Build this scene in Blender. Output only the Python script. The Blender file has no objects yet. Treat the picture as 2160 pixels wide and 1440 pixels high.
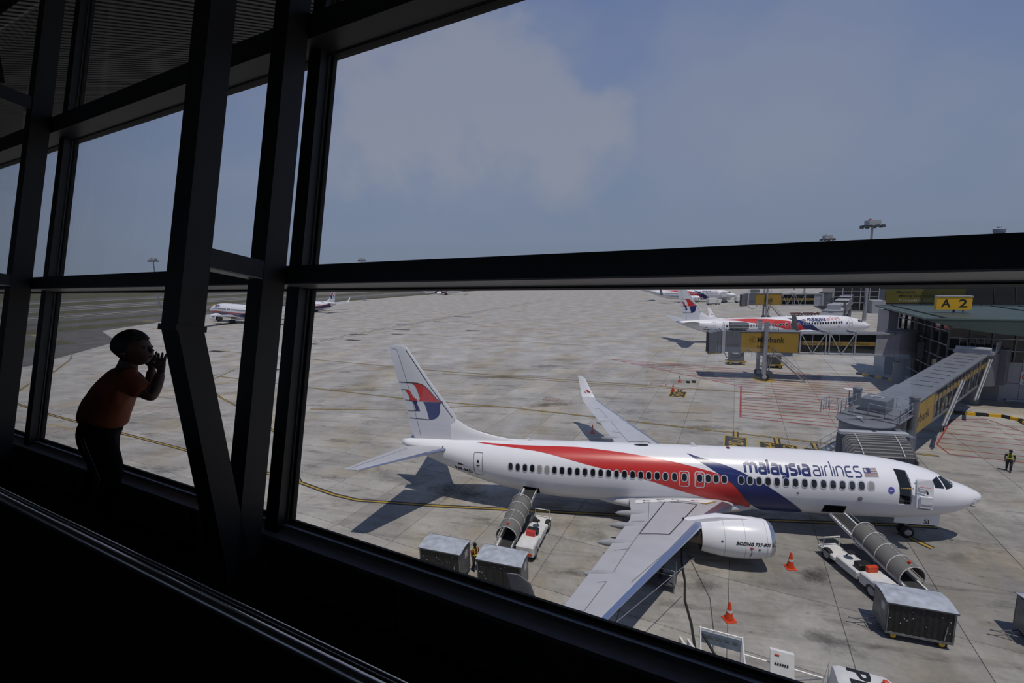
import bpy, bmesh, math, random
import numpy as np
from mathutils import Vector, Matrix
random.seed(7)
scene = bpy.context.scene
COL = scene.collection
PI = math.pi

# ------------------------------------------------------------------ camera
def cam_axes(yaw, pitch, roll):
    cy, sy, cp, sp = math.cos(yaw), math.sin(yaw), math.cos(pitch), math.sin(pitch)
    f = Vector((sy*cp, cy*cp, sp)); r = Vector((cy, -sy, 0)); u = r.cross(f)
    c, s = math.cos(roll), math.sin(roll)
    return c*r + s*u, -s*r + c*u, f
CAM = Vector((-22.297, -31.098, 16.973))
_r, _u, _f = cam_axes(-.2135, -.1465, -.0239)
cd = bpy.data.cameras.new('camera'); cam = bpy.data.objects.new('camera', cd); COL.objects.link(cam)
cam.matrix_world = Matrix(((_r.x, _u.x, -_f.x, CAM.x), (_r.y, _u.y, -_f.y, CAM.y), (_r.z, _u.z, -_f.z, CAM.z), (0, 0, 0, 1)))
cd.sensor_width = 36.0; cd.lens = 948.2/2160*36.0; cd.clip_start = .05; cd.clip_end = 6000
scene.camera = cam
scene.view_settings.view_transform = 'Standard'; scene.view_settings.look = 'None'
scene.view_settings.exposure = 0.0; scene.view_settings.gamma = 1.0
scene.view_settings.use_curve_mapping = False

# ------------------------------------------------------------------ sky and sun
world = bpy.data.worlds.new('sky'); scene.world = world; world.use_nodes = True
def sky():
    nt = world.node_tree; N = nt.nodes; L = nt.links; N.clear()
    out = N.new('ShaderNodeOutputWorld'); bg = N.new('ShaderNodeBackground'); L.new(bg.outputs[0], out.inputs[0])
    tc = N.new('ShaderNodeTexCoord'); sep = N.new('ShaderNodeSeparateXYZ'); L.new(tc.outputs['Generated'], sep.inputs[0])
    rp = N.new('ShaderNodeValToRGB'); L.new(sep.outputs[2], rp.inputs[0]); cr = rp.color_ramp
    stops = [(0.0, (.200, .245, .325)), (.08, (.208, .262, .365)), (.20, (.195, .258, .390)), (.36, (.158, .225, .400)), (.60, (.120, .185, .380)), (1., (.10, .165, .36))]
    while len(cr.elements) < len(stops): cr.elements.new(.5)
    for e, (p, c) in zip(cr.elements, stops): e.position = p; e.color = (*c, 1)
    # clouds: soft noise over the whole dome, plus one tall cumulus over the runway
    def noise(scale, det, rough, vec=None):
        n = N.new('ShaderNodeTexNoise'); n.inputs['Scale'].default_value = scale; n.inputs['Detail'].default_value = det
        n.inputs['Roughness'].default_value = rough; L.new(vec or tc.outputs['Generated'], n.inputs['Vector']); return n
    def rng(v, a, b, c, d):
        m = N.new('ShaderNodeMapRange'); m.clamp = True; m.interpolation_type = 'SMOOTHSTEP'; L.new(v, m.inputs[0])
        for i, x in enumerate((a, b, c, d)): m.inputs[i+1].default_value = x
        return m.outputs[0]
    def math_(op, a, b):
        m = N.new('ShaderNodeMath'); m.operation = op
        for i, x in enumerate((a, b)):
            if isinstance(x, (int, float)): m.inputs[i].default_value = x
            else: L.new(x, m.inputs[i])
        return m.outputs[0]
    mp = N.new('ShaderNodeMapping'); mp.inputs['Scale'].default_value = (1, 1, 1.7); L.new(tc.outputs['Generated'], mp.inputs['Vector'])
    soft = rng(noise(2.0, 4, .5, mp.outputs[0]).outputs[0], .42, .74, 0, .42)
    edge = noise(7.0, 7, .55)
    def puff(d, rad):
        dist = N.new('ShaderNodeVectorMath'); dist.operation = 'DISTANCE'; L.new(tc.outputs['Generated'], dist.inputs[0]); dist.inputs[1].default_value = d
        return math_('DIVIDE', dist.outputs['Value'], rad)
    def bank(puffs, lo, hi, amp, rag):
        ds = None
        for q in puffs:
            p = puff(*q)
            if ds is None: ds = p
            else: ds = math_('SMOOTH_MIN', ds, p); ds.node.inputs[2].default_value = .4
        ds = math_('ADD', ds, math_('MULTIPLY', math_('SUBTRACT', edge.outputs[0], .5), rag))
        return rng(ds, hi, lo, 0, amp)
    cum = math_('MAXIMUM', bank((((-0.263, 0.875, 0.406), 0.12), ((-0.347, 0.874, 0.339), 0.20), ((-0.207, 0.919, 0.336), 0.15), ((-0.100, 0.957, 0.272), 0.16), ((-0.452, 0.842, 0.295), 0.15)), .35, 1.15, .70, 2.0), bank((((0.180, 0.935, 0.304), 0.16), ((0.301, 0.916, 0.266), 0.19)), .1, 1.7, .45, 1.4))
    amt = math_('MAXIMUM', soft, cum)
    amt = math_('MULTIPLY', amt, rng(sep.outputs[2], .03, .22, .05, 1))
    mix = N.new('ShaderNodeMix'); mix.data_type = 'RGBA'; L.new(amt, mix.inputs[0]); L.new(rp.outputs[0], mix.inputs[6])
    mix.inputs[7].default_value = (.315, .335, .40, 1)
    L.new(mix.outputs[2], bg.inputs[0]); bg.inputs[1].default_value = 1.0
sky()
sd_ = bpy.data.lights.new('sun', 'SUN'); sun = bpy.data.objects.new('sun', sd_); COL.objects.link(sun)
sd_.energy = 2.6; sd_.angle = .0093; sd_.color = (1, .935, .85)
sun.rotation_euler = Vector((-.145, .27, -1)).to_track_quat('-Z', 'Y').to_euler()

# ------------------------------------------------------------------ materials
MATS = {}
def mat(name, col, rough=.55, metal=0., var=0., vscale=3., bump=0., spec=None, emit=None):
    if name in MATS: return MATS[name]
    m = bpy.data.materials.new(name); m.use_nodes = True; nt = m.node_tree; N = nt.nodes; L = nt.links
    b = N['Principled BSDF']; b.inputs['Base Color'].default_value = (*col, 1); b.inputs['Roughness'].default_value = rough; b.inputs['Metallic'].default_value = metal
    if spec is not None: b.inputs['Specular IOR Level'].default_value = spec
    if var or bump:
        tc = N.new('ShaderNodeTexCoord'); n = N.new('ShaderNodeTexNoise'); n.inputs['Scale'].default_value = vscale; n.inputs['Detail'].default_value = 6
        L.new(tc.outputs['Object'], n.inputs['Vector'])
        if var:
            mr = N.new('ShaderNodeMapRange'); L.new(n.outputs[0], mr.inputs[0]); mr.inputs[1].default_value = .3; mr.inputs[2].default_value = .7
            mr.inputs[3].default_value = 1-var; mr.inputs[4].default_value = 1+var
            mx = N.new('ShaderNodeVectorMath'); mx.operation = 'SCALE'; mx.inputs[0].default_value = col; L.new(mr.outputs[0], mx.inputs['Scale'])
            L.new(mx.outputs[0], b.inputs['Base Color'])
        if bump:
            bp = N.new('ShaderNodeBump'); bp.inputs['Strength'].default_value = bump; L.new(n.outputs[0], bp.inputs['Height']); L.new(bp.outputs[0], b.inputs['Normal'])
    if emit: b.inputs['Emission Color'].default_value = (*col, 1); b.inputs['Emission Strength'].default_value = emit
    MATS[name] = m; return m
STAINS_VIGNETTE = [(-11.1, -5.3, 1.3, .8, .6, .75), (-33.9, .8, 3.2, 1.5, -.2, .6), (-39.7, 41, 9, 1.6, .2, .55), (-33.8, 50.8, 4, 2.2, 0, .5), (-29.8, 26, 5, 1.3, .35, .6), (-82.7, 69.1, 8, 2.5, 0, .5),
          (-11.4, 19.5, 4, 1.0, .1, .45), (-19.6, 24, 4, 1.2, .2, .4), (-1.5, 32.5, 4, 1.2, .1, .45), (-10.7, 53.8, 6, 1.4, .1, .5), (-2.4, -2.1, 1.8, .6, .3, .35), (-40.5, 2.5, 5, 1.3, -.3, .45), (-17.3, -7.2, 1.6, .7, .2, .5), (-12.2, -10.1, 1.4, .7, -.4, .55), (-23.8, -3.6, 2.2, .8, .3, .35), (-60, 30, 7, 1.5, .1, .4), (8, 66, 7, 1.6, .1, .45), (-3, -5, 34, 17, -.25, .26), (2, 14, 30, 14, .1, .16)]  # last broad patches put vignette darkening of the near ground into the colour
def concrete(name, base, stain=1.0, streak=True, perobj=True, spots=False):
    m = bpy.data.materials.new(name); m.use_nodes = True; nt = m.node_tree; N = nt.nodes; L = nt.links
    b = N['Principled BSDF']; b.inputs['Roughness'].default_value = .85; b.inputs['Specular IOR Level'].default_value = .25
    geo = N.new('ShaderNodeNewGeometry')
    def noise(sc, det, ro=.55, mapping=None):
        n = N.new('ShaderNodeTexNoise'); n.inputs['Scale'].default_value = sc; n.inputs['Detail'].default_value = det; n.inputs['Roughness'].default_value = ro
        if mapping:
            mp = N.new('ShaderNodeMapping'); mp.inputs['Rotation'].default_value = (0, 0, mapping[0]); mp.inputs['Scale'].default_value = mapping[1]
            L.new(geo.outputs['Position'], mp.inputs[0]); L.new(mp.outputs[0], n.inputs['Vector'])
        else: L.new(geo.outputs['Position'], n.inputs['Vector'])
        return n.outputs[0]
    def rng(v, a, b_, c, d):
        r = N.new('ShaderNodeMapRange'); L.new(v, r.inputs[0])
        for i, x in enumerate((a, b_, c, d)): r.inputs[i+1].default_value = x
        return r.outputs[0]
    def mul(a, c):
        x = N.new('ShaderNodeMath'); x.operation = 'MULTIPLY'
        for i, v in enumerate((a, c)):
            if isinstance(v, float): x.inputs[i].default_value = v
            else: L.new(v, x.inputs[i])
        return x.outputs[0]
    f = rng(noise(.20, 6, .6), .3, .7, .74, 1.18)
    f = mul(f, rng(noise(5., 6, .65), .3, .7, .93, 1.06))
    f = mul(f, rng(noise(.42, 8, .72, (.25, (.45, 1.5, 1))), .55, .70, 1.0, 1-.62*stain))
    f = mul(f, rng(noise(1.5, 5, .6), .64, .74, 1.0, 1-.55*stain))
    if streak: f = mul(f, rng(noise(1.0, 7, .65, (-.25, (.10, 1.3, 1))), .5, .75, 1.0, 1-.35*stain))
    if spots:   # old oil and rubber stains, plus broad patches that paint in lens vignetting
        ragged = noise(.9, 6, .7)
        for cx, cy, rx, ry, rot, st in STAINS_VIGNETTE:
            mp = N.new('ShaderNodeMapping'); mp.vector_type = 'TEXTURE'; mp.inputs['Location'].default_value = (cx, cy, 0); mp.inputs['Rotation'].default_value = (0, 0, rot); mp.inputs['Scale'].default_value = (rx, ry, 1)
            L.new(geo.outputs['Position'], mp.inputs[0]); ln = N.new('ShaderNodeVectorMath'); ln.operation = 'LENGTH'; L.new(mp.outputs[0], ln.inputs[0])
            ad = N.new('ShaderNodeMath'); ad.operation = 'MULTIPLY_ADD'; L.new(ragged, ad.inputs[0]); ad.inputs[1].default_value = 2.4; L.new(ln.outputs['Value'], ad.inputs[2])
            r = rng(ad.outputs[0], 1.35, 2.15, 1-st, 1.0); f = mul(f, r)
    if perobj:
        oi = N.new('ShaderNodeObjectInfo'); f = mul(f, rng(oi.outputs['Random'], 0, 1, .88, 1.08))
    warm = N.new('ShaderNodeMix'); warm.data_type = 'RGBA'; L.new(rng(noise(.14, 4, .6), .50, .64, 0, .9), warm.inputs[0])
    warm.inputs[6].default_value = (*base, 1); warm.inputs[7].default_value = (base[0]*.98, base[1]*.90, base[2]*.76, 1)
    sc = N.new('ShaderNodeVectorMath'); sc.operation = 'SCALE'; L.new(warm.outputs[2], sc.inputs[0]); L.new(f, sc.inputs['Scale'])
    L.new(sc.outputs[0], b.inputs['Base Color'])
    return m
def glass_mat(name, tint, refl=1.0, rough=.0):
    m = bpy.data.materials.new(name); m.use_nodes = True; nt = m.node_tree; N = nt.nodes; L = nt.links; N.clear()
    o = N.new('ShaderNodeOutputMaterial'); t = N.new('ShaderNodeBsdfTransparent'); t.inputs[0].default_value = (*tint, 1)
    g = N.new('ShaderNodeBsdfGlossy'); g.inputs['Roughness'].default_value = rough; g.inputs['Color'].default_value = (refl, refl, refl, 1)
    lw = N.new('ShaderNodeLayerWeight'); lw.inputs[0].default_value = .5
    pw = N.new('ShaderNodeMath'); pw.operation = 'POWER'; L.new(lw.outputs['Facing'], pw.inputs[0]); pw.inputs[1].default_value = 5
    fr = N.new('ShaderNodeMath'); fr.operation = 'MULTIPLY_ADD'; L.new(pw.outputs[0], fr.inputs[0]); fr.inputs[1].default_value = .96; fr.inputs[2].default_value = .04
    mx = N.new('ShaderNodeMixShader'); L.new(fr.outputs[0], mx.inputs[0]); L.new(t.outputs[0], mx.inputs[1]); L.new(g.outputs[0], mx.inputs[2]); L.new(mx.outputs[0], o.inputs[0])
    return m
WHITE = mat('aircraft_white', (.80, .80, .82), .28, var=.02, vscale=.7)
WINGG = mat('wing_grey', (.44, .445, .465), .35, var=.05, vscale=1.2)
METAL = mat('bare_metal', (.50, .55, .68), .22, .9)
CHROME = mat('polished_lip', (.62, .63, .66), .15, .9)
RED = mat('livery_red', (.55, .035, .030), .3)
NAVY = mat('livery_navy', (.018, .028, .135), .3)
BLACK = mat('black_paint', (.012, .012, .014), .5)
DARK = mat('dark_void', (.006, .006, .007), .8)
DGLASS = mat('dark_window_glass', (.010, .013, .016), .08)
RUBBER = mat('tyre_rubber', (.014, .014, .015), .8)
GREY = mat('grey_paint', (.125, .132, .145), .5, var=.10, vscale=2.)
LGREY = mat('light_grey_paint', (.34, .35, .37), .5, var=.08, vscale=2.)
DGREY = mat('dark_grey_paint', (.07, .075, .085), .5, var=.12, vscale=2.)
SMETAL = mat('galvanised_steel', (.36, .37, .39), .42, .6, var=.12, vscale=4.)
VWHITE = mat('vehicle_white', (.66, .66, .64), .4, var=.10, vscale=2.5)
YELLOW = mat('marking_yellow', (.36, .235, .028), .7, var=.2, vscale=3.)
ADYEL = mat('advert_yellow', (.33, .205, .030), .5, var=.08, vscale=1.)
SIGNY = mat('sign_yellow', (.75, .42, .015), .5)
REDL = mat('marking_red', (.27, .040, .042), .8, var=.25, vscale=1.5)
MBLACK = mat('marking_black', (.025, .025, .025), .85, var=.2, vscale=2.)
MWHITE = mat('marking_white', (.55, .55, .53), .8, var=.15, vscale=2.)
CONE = mat('cone_orange', (.60, .055, .010), .5)
GREENR = mat('roof_green', (.045, .066, .054), .5, var=.12, vscale=.5)
CANVAS = mat('canopy_grey', (.155, .15, .135), .45, var=.08, vscale=2.)

# ------------------------------------------------------------------ helpers
class MB:
    def __init__(s): s.v = []; s.f = []
    def add(s, vs, fs):
        o = len(s.v); s.v += [tuple(p) for p in vs]; s.f += [tuple(o+i for i in q) for q in fs]; return s
    def box(s, x0, x1, y0, y1, z0, z1):
        return s.add([(x0, y0, z0), (x1, y0, z0), (x1, y1, z0), (x0, y1, z0), (x0, y0, z1), (x1, y0, z1), (x1, y1, z1), (x0, y1, z1)],
                     [(3, 2, 1, 0), (4, 5, 6, 7), (0, 1, 5, 4), (1, 2, 6, 5), (2, 3, 7, 6), (3, 0, 4, 7)])
    def hexa(s, p):   # 8 points, same order as box
        return s.add(p, [(3, 2, 1, 0), (4, 5, 6, 7), (0, 1, 5, 4), (1, 2, 6, 5), (2, 3, 7, 6), (3, 0, 4, 7)])
    def bbox(s, x0, x1, y0, y1, z0, z1, b=.03):   # box with chamfered vertical edges and top
        pl = [(x0+b, y0), (x1-b, y0), (x1, y0+b), (x1, y1-b), (x1-b, y1), (x0+b, y1), (x0, y1-b), (x0, y0+b)]
        cx, cy = (x0+x1)/2, (y0+y1)/2; kx = 1-2*b/max(1e-6, x1-x0); ky = 1-2*b/max(1e-6, y1-y0)
        rings = [[(x, y, z0) for x, y in pl], [(x, y, z1-b) for x, y in pl], [(cx+(x-cx)*kx, cy+(y-cy)*ky, z1) for x, y in pl]]
        return s.loft(rings)
    def loft(s, rings, cap0=True, cap1=True, closed=True):
        n = len(rings[0]); o = len(s.v)
        for r in rings: s.v += [tuple(p) for p in r]
        m = n if closed else n-1
        for i in range(len(rings)-1):
            for j in range(m):
                a = o+i*n+j; b = o+i*n+(j+1) % n; s.f.append((a, b, b+n, a+n))
        if cap0 and closed: s.f.append(tuple(o+j for j in range(n-1, -1, -1)))
        if cap1 and closed: s.f.append(tuple(o+(len(rings)-1)*n+j for j in range(n)))
        return s
    def tube(s, pts, r, n=8, cap=True):
        pts = [Vector(p) for p in pts]; rings = []; rr = r if isinstance(r, (list, tuple)) else [r]*len(pts); ref = None
        for i, p in enumerate(pts):
            t = (pts[min(i+1, len(pts)-1)]-pts[max(i-1, 0)]).normalized()
            if ref is None:
                ref = Vector((0, 0, 1)) if abs(t.z) < .9 else Vector((1, 0, 0))
                ref = (ref-t*ref.dot(t)).normalized()
            else: ref = (ref-t*ref.dot(t)).normalized()
            w = t.cross(ref)
            rings.append([p+ref*rr[i]*math.cos(2*PI*k/n)+w*rr[i]*math.sin(2*PI*k/n) for k in range(n)])
        return s.loft(rings, cap, cap)
    def bar(s, p0, p1, w, h, up=(0, 0, 1)):   # rectangular bar
        p0, p1 = Vector(p0), Vector(p1); t = (p1-p0).normalized(); up = Vector(up)
        if abs(t.dot(up)) > .98: up = Vector((1, 0, 0))
        a = t.cross(up).normalized()*w/2; b = a.cross(t).normalized()*h/2
        return s.loft([[p-a-b, p+a-b, p+a+b, p-a+b] for p in (p0, p1)])
    def prism(s, poly, z0, z1):
        n = len(poly)
        return s.loft([[(x, y, z0) for x, y in poly], [(x, y, z1) for x, y in poly]])
    def lathe(s, prof, n=20, axis='z', org=(0, 0, 0)):
        rings = []
        for r, h in prof:
            ring = []
            for k in range(n):
                c, q = r*math.cos(2*PI*k/n), r*math.sin(2*PI*k/n)
                p = {'z': (c, q, h), 'y': (q, h, c), 'x': (h, c, q)}[axis]
                ring.append((p[0]+org[0], p[1]+org[1], p[2]+org[2]))
            rings.append(ring)
        return s.loft(rings)
    def quad(s, a, b, c, d): return s.add([a, b, c, d], [(0, 1, 2, 3)])
    def mesh(s, name, m, smooth=False):
        me = bpy.data.meshes.new(name); me.from_pydata(s.v, [], s.f); me.validate()
        bm = bmesh.new(); bm.from_mesh(me); bmesh.ops.recalc_face_normals(bm, faces=bm.faces); bm.to_mesh(me); bm.free()
        if m: me.materials.append(m)
        if smooth:
            for p in me.polygons: p.use_smooth = True
            try: me.set_sharp_from_angle(angle=math.radians(42))
            except Exception: pass
        return me
    def build(s, name, m, parent=None, smooth=False): return link(name, s.mesh(name, m, smooth), parent)
def link(name, me, parent=None):
    o = bpy.data.objects.new(name, me); COL.objects.link(o)
    if parent is not None: o.parent = parent
    return o
def empty(name, loc=(0, 0, 0), rz=0, label=None, cat=None, group=None, kind=None):
    o = bpy.data.objects.new(name, None); COL.objects.link(o); o.location = loc; o.rotation_euler = (0, 0, rz); o.empty_display_size = .2
    return tag(o, label, cat, group, kind)
def tag(o, label=None, cat=None, group=None, kind=None):
    if label: o['label'] = label
    if cat: o['category'] = cat
    if group: o['group'] = group
    if kind: o['kind'] = kind
    return o
def copy_tree(o, parent=None):
    c = o.copy(); COL.objects.link(c); c.parent = parent
    for ch in o.children: copy_tree(ch, c)
    return c
def pl(o, label): o['label'] = label; return o
def mono(xs, ys):   # monotone cubic interpolation
    xs = np.array(xs, float); ys = np.array(ys, float); h = np.diff(xs); d = np.diff(ys)/h; m = np.zeros(len(xs))
    m[0], m[-1] = d[0], d[-1]
    for i in range(1, len(xs)-1): m[i] = 0 if d[i-1]*d[i] <= 0 else 2*d[i-1]*d[i]/(d[i-1]+d[i])
    def f(x):
        x = min(max(x, xs[0]), xs[-1]); i = int(min(max(np.searchsorted(xs, x)-1, 0), len(h)-1)); t = (x-xs[i])/h[i]
        return float(ys[i]*(1+2*t)*(1-t)**2+m[i]*h[i]*t*(1-t)**2+ys[i+1]*t*t*(3-2*t)+m[i+1]*h[i]*t*t*(t-1))
    return f
def decal(name, polys, fn, m, parent, dx=.3, dy=.12):
    """flat print: 2-D polygons cut into a fine grid and laid on a surface fn(x, y)"""
    bm = bmesh.new()
    for poly in polys:
        vs = [bm.verts.new((x, y, 0)) for x, y in poly]
        try: bm.faces.new(vs)
        except Exception: pass
    return _drape(name, bm, fn, m, parent, dx, dy)
def _drape(name, bm, fn, m, parent, dx, dy):
    bmesh.ops.triangulate(bm, faces=bm.faces)
    xs = [v.co.x for v in bm.verts]; ys = [v.co.y for v in bm.verts]
    for ax, st, lo, hi in ((0, dx, min(xs), max(xs)), (1, dy, min(ys), max(ys))):
        k = math.floor(lo/st)*st+st
        while k < hi:
            no = (1, 0, 0) if ax == 0 else (0, 1, 0); co = (k, 0, 0) if ax == 0 else (0, k, 0)
            bmesh.ops.bisect_plane(bm, geom=bm.verts[:]+bm.edges[:]+bm.faces[:], plane_co=co, plane_no=no, dist=1e-5); k += st
    for v in bm.verts: v.co = fn(v.co.x, v.co.y)
    me = bpy.data.meshes.new(name); bm.to_mesh(me); bm.free(); me.materials.append(m)
    return link(name, me, parent)
def ribbon(pts, w):
    """polyline -> list of quads (2-D) with mitred joints"""
    P = [Vector(p) for p in pts]; L_, R_ = [], []
    for i, p in enumerate(P):
        a = (P[i]-P[i-1]).normalized() if i > 0 else (P[1]-P[0]).normalized()
        b = (P[i+1]-P[i]).normalized() if i < len(P)-1 else a
        t = (a+b); t = t.normalized() if t.length > 1e-4 else a
        n = Vector((-t.y, t.x)); k = w/2/max(.55, n.dot(Vector((-a.y, a.x))))
        L_.append(p+n*k); R_.append(p-n*k)
    return [[tuple(R_[i]), tuple(R_[i+1]), tuple(L_[i+1]), tuple(L_[i])] for i in range(len(P)-1)]
GLY = {'m': (1.5, [[(0, 0), (0, 1)], [(0, .72), (.08, .93), (.25, 1), (.52, 1), (.68, .92), (.75, .72), (.75, 0)], [(.75, .72), (.83, .93), (1, 1), (1.27, 1), (1.43, .92), (1.5, .72), (1.5, 0)]]),
       'a': (.85, [[(.1, 1), (.6, 1), (.78, .92), (.85, .75), (.85, 0), (.25, 0), (.08, .08), (0, .28), (.08, .5), (.25, .57), (.85, .57)]]),
       'l': (0, [[(0, 1.42), (0, 0)]]), 'i': (0, [[(0, 1), (0, 0)]]),
       'y': (.82, [[(0, 1), (0, .3), (.08, .08), (.25, 0), (.8, 0)], [(.82, 1), (.82, -.22), (.74, -.40), (.55, -.45), (.1, -.45)]]),
       's': (.82, [[(.8, 1), (.22, 1), (.06, .93), (0, .77), (.07, .6), (.22, .53), (.62, .5), (.76, .42), (.82, .25), (.76, .07), (.6, 0), (0, 0)]]),
       'r': (.5, [[(0, 0), (0, .7), (.08, .92), (.25, 1), (.5, 1)]]),
       'n': (.8, [[(0, 0), (0, 1)], [(0, .72), (.08, .93), (.25, 1), (.55, 1), (.73, .92), (.8, .72), (.8, 0)]]),
       'e': (.8, [[(.8, 0), (.25, 0), (.08, .08), (0, .3), (0, .7), (.08, .92), (.25, 1), (.8, 1)], [(0, .5), (.72, .5)]])}
def strokes(word, w, gap=.34):
    x = 0; out = []
    for ch in word:
        adv, pls = GLY[ch]
        for p in pls:
            for q in ribbon(p, w): out.append([(x+a, b) for a, b in q])
        x += adv+gap
    return out, x-gap
def text_bm(txt, size=1., bold=0., shear=0.):
    cu = bpy.data.curves.new('t', 'FONT'); cu.body = txt; cu.size = size; cu.offset = bold; cu.shear = shear; cu.resolution_u = 2
    o = bpy.data.objects.new('t', cu); COL.objects.link(o); dg = bpy.context.evaluated_depsgraph_get()
    me = bpy.data.meshes.new_from_object(o.evaluated_get(dg)); bm = bmesh.new(); bm.from_mesh(me)
    bpy.data.objects.remove(o); bpy.data.curves.remove(cu); bpy.data.meshes.remove(me)
    return bm
def text(name, txt, size, fn, m, parent, bold=0., shear=0., dx=9., dy=9., width=None):
    bm = text_bm(txt, size, bold, shear)
    xs = [v.co.x for v in bm.verts]; lo, hi = min(xs), max(xs); k = (width/(hi-lo)) if width else 1
    for v in bm.verts: v.co.x = (v.co.x-lo)*k
    return _drape(name, bm, fn, m, parent, dx, dy)
def frame_fn(o, ex, ey):
    o, ex, ey = Vector(o), Vector(ex), Vector(ey)
    return lambda x, y: o+ex*x+ey*y
def rrect(w, h, r, n=3, cx=0, cy=0):
    pts = []
    for sx, sy, a0 in ((1, -1, -PI/2), (1, 1, 0), (-1, 1, PI/2), (-1, -1, PI)):
        for k in range(n+1):
            a = a0+PI/2*k/n; pts.append((cx+sx*(w/2-r)+r*math.cos(a), cy+sy*(h/2-r)+r*math.sin(a)))
    return pts
def wheel(mb_t, mb_h, c, r, w, ax='y'):
    prof = [(r*.55, -w/2), (r*.92, -w/2), (r, -w*.3), (r, w*.3), (r*.92, w/2), (r*.55, w/2)]
    mb_t.lathe(prof, 18, ax, c); mb_h.lathe([(r*.12, -w*.58), (r*.30, -w*.57), (r*.50, -w*.53), (r*.56, -w*.50), (r*.56, w*.50), (r*.50, w*.53), (r*.30, w*.57), (r*.12, w*.58)], 14, ax, c)

# ================================================================== apron and airfield
# the terminal, slab joints and taxi lines share one grid, turned by GA about the vertical
GA = math.atan2(-.24849, .96863)
GX = Vector((.96863, -.24849, 0)); GY = Vector((.24849, .96863, 0))
def grid(x, y, z=0): return GX*x+GY*y+Vector((0, 0, z))
def gridinv(p): p = Vector(p); return p.dot(GX), p.dot(GY)
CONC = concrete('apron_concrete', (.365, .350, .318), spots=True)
CONCF = concrete('far_concrete', (.385, .372, .345), .85, perobj=False)  # lighter than the near slabs: glare on distant ground put into the colour
apron = empty('apron', (0, 0, 0), GA, 'stained grey concrete airport apron laid in square slabs', 'apron', kind='structure')
BED = mat('joint_filler', (.10, .096, .09), .9, var=.2, vscale=.5)
MB().quad((-285.2, -45, -.03), (70, -45, -.03), (70, 123, -.03), (-285.2, 123, -.03)).build('joint_bed', BED, apron)
PX_, PY_ = 4.94, 4.94; X0, Y0 = 1.25, -15.05
def slab_mesh():
    g, b = .014, .010; m = MB(); w, h = PX_/2-g, PY_/2-g
    m.add([(-w, -h, -.03), (w, -h, -.03), (w, h, -.03), (-w, h, -.03), (-w, -h, -b), (w, -h, -b), (w, h, -b), (-w, h, -b),
           (-w+b, -h+b, 0), (w-b, -h+b, 0), (w-b, h-b, 0), (-w+b, h-b, 0)],
          [(0, 1, 5, 4), (1, 2, 6, 5), (2, 3, 7, 6), (3, 0, 4, 7), (4, 5, 9, 8), (5, 6, 10, 9), (6, 7, 11, 10), (7, 4, 8, 11), (8, 9, 10, 11)])
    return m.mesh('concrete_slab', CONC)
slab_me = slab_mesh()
cells = []
for i in range(-58, 14):
    for j in range(-6, 28):
        cx, cy = X0+(i+.5)*PX_, Y0+(j+.5)*PY_
        w = grid(cx, cy)-CAM; dpt = w.dot(_f)
        sx, sy = (w.dot(_r)/dpt if dpt > 1 else 9), (w.dot(_u)/dpt if dpt > 1 else 9)
        vis = dpt > 1 and abs(sx) < 1.35 and abs(sy) < .95
        cells.append((0 if vis else 1, w.length, cx, cy))
cells.sort()
rest = MB()
for k, (inv, d, cx, cy) in enumerate(cells):
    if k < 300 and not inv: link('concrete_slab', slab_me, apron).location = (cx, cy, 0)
    else:
        o = len(rest.v); rest.v += [(v.co.x+cx, v.co.y+cy, v.co.z) for v in slab_me.vertices]; rest.f += [tuple(o+i for i in p.vertices) for p in slab_me.polygons]
tag(rest.build('concrete_slabs', CONCF, apron), kind='stuff')
# beyond the slabs that can be told apart
ex, ey0, ey1 = X0-58*PX_, Y0-6*PY_, Y0+28*PY_
far = empty('airfield', (0, 0, 0), GA, 'far concrete aprons and asphalt taxiways of the airfield', 'airfield', kind='structure')
MB().quad((ex, ey1, -.001), (X0+14*PX_, ey1, -.001), (X0+14*PX_, 900, -.001), (ex, 900, -.001)).quad((X0+14*PX_, ey0, -.001), (400, ey0, -.001), (400, 900, -.001), (X0+14*PX_, 900, -.001)).quad((-300, ey0-150, -.002), (400, ey0-150, -.002), (400, ey0, -.002), (-300, ey0, -.002)).build('far_apron', CONCF, far)
ASPH = concrete('asphalt', (.115, .112, .108), .5, perobj=False)
GRASS = concrete('dry_grass', (.085, .082, .045), .6, streak=False, perobj=False)
def strip(x0, x1, y0, y1, z, name, m, par=far): return MB().quad((x0, y0, z), (x1, y0, z), (x1, y1, z), (x0, y1, z)).build(name, m, par)
strip(-3500, ex, -500, 3500, -.05, 'grass', GRASS)
strip(ex, 2500, 900, 3500, -.05, 'grass', GRASS)
strip(-336, -306, -200, 2600, -.03, 'taxiway', ASPH); strip(-380, -348, -200, 2600, -.03, 'taxiway', ASPH)
strip(-520, -430, -200, 2600, -.03, 'runway', ASPH); strip(-760, -620, -200, 2600, -.03, 'runway', ASPH)
MB().add([(-150, -45, .012), (-150, 3, .012), (-180, 31, .012), (-225, 45, .012), (-262, 100, .012), (-286, 150, .012), (-286, -45, .012)], [(0, 1, 2, 3, 4, 5, 6)]).build('asphalt_shoulder', ASPH, far)
strip(-306, -286, -200, 150, -.02, 'grass_strip', GRASS)
for x0_, x1_, y0_, y1_ in ((-215, -190, -20, 26), (-262, -240, -40, 70), (-185, -168, -30, 8)): strip(x0_, x1_, y0_, y1_, .02, 'grass_strip', GRASS)
for x, w in ((-338, 1.4), (-352, 2.2), (-432, 3.), (-470, 3.5), (-505, 3.), (-640, 5)): strip(x-w/2, x+w/2, -200, 2600, -.01, 'edge_line', MWHITE)
for k in range(26):
    x = -200-random.random()*230; y = 0+random.random()*130; strip(x-6, x+6, y-.5, y+.5, .03, 'taxi_mark', YELLOW)

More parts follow.
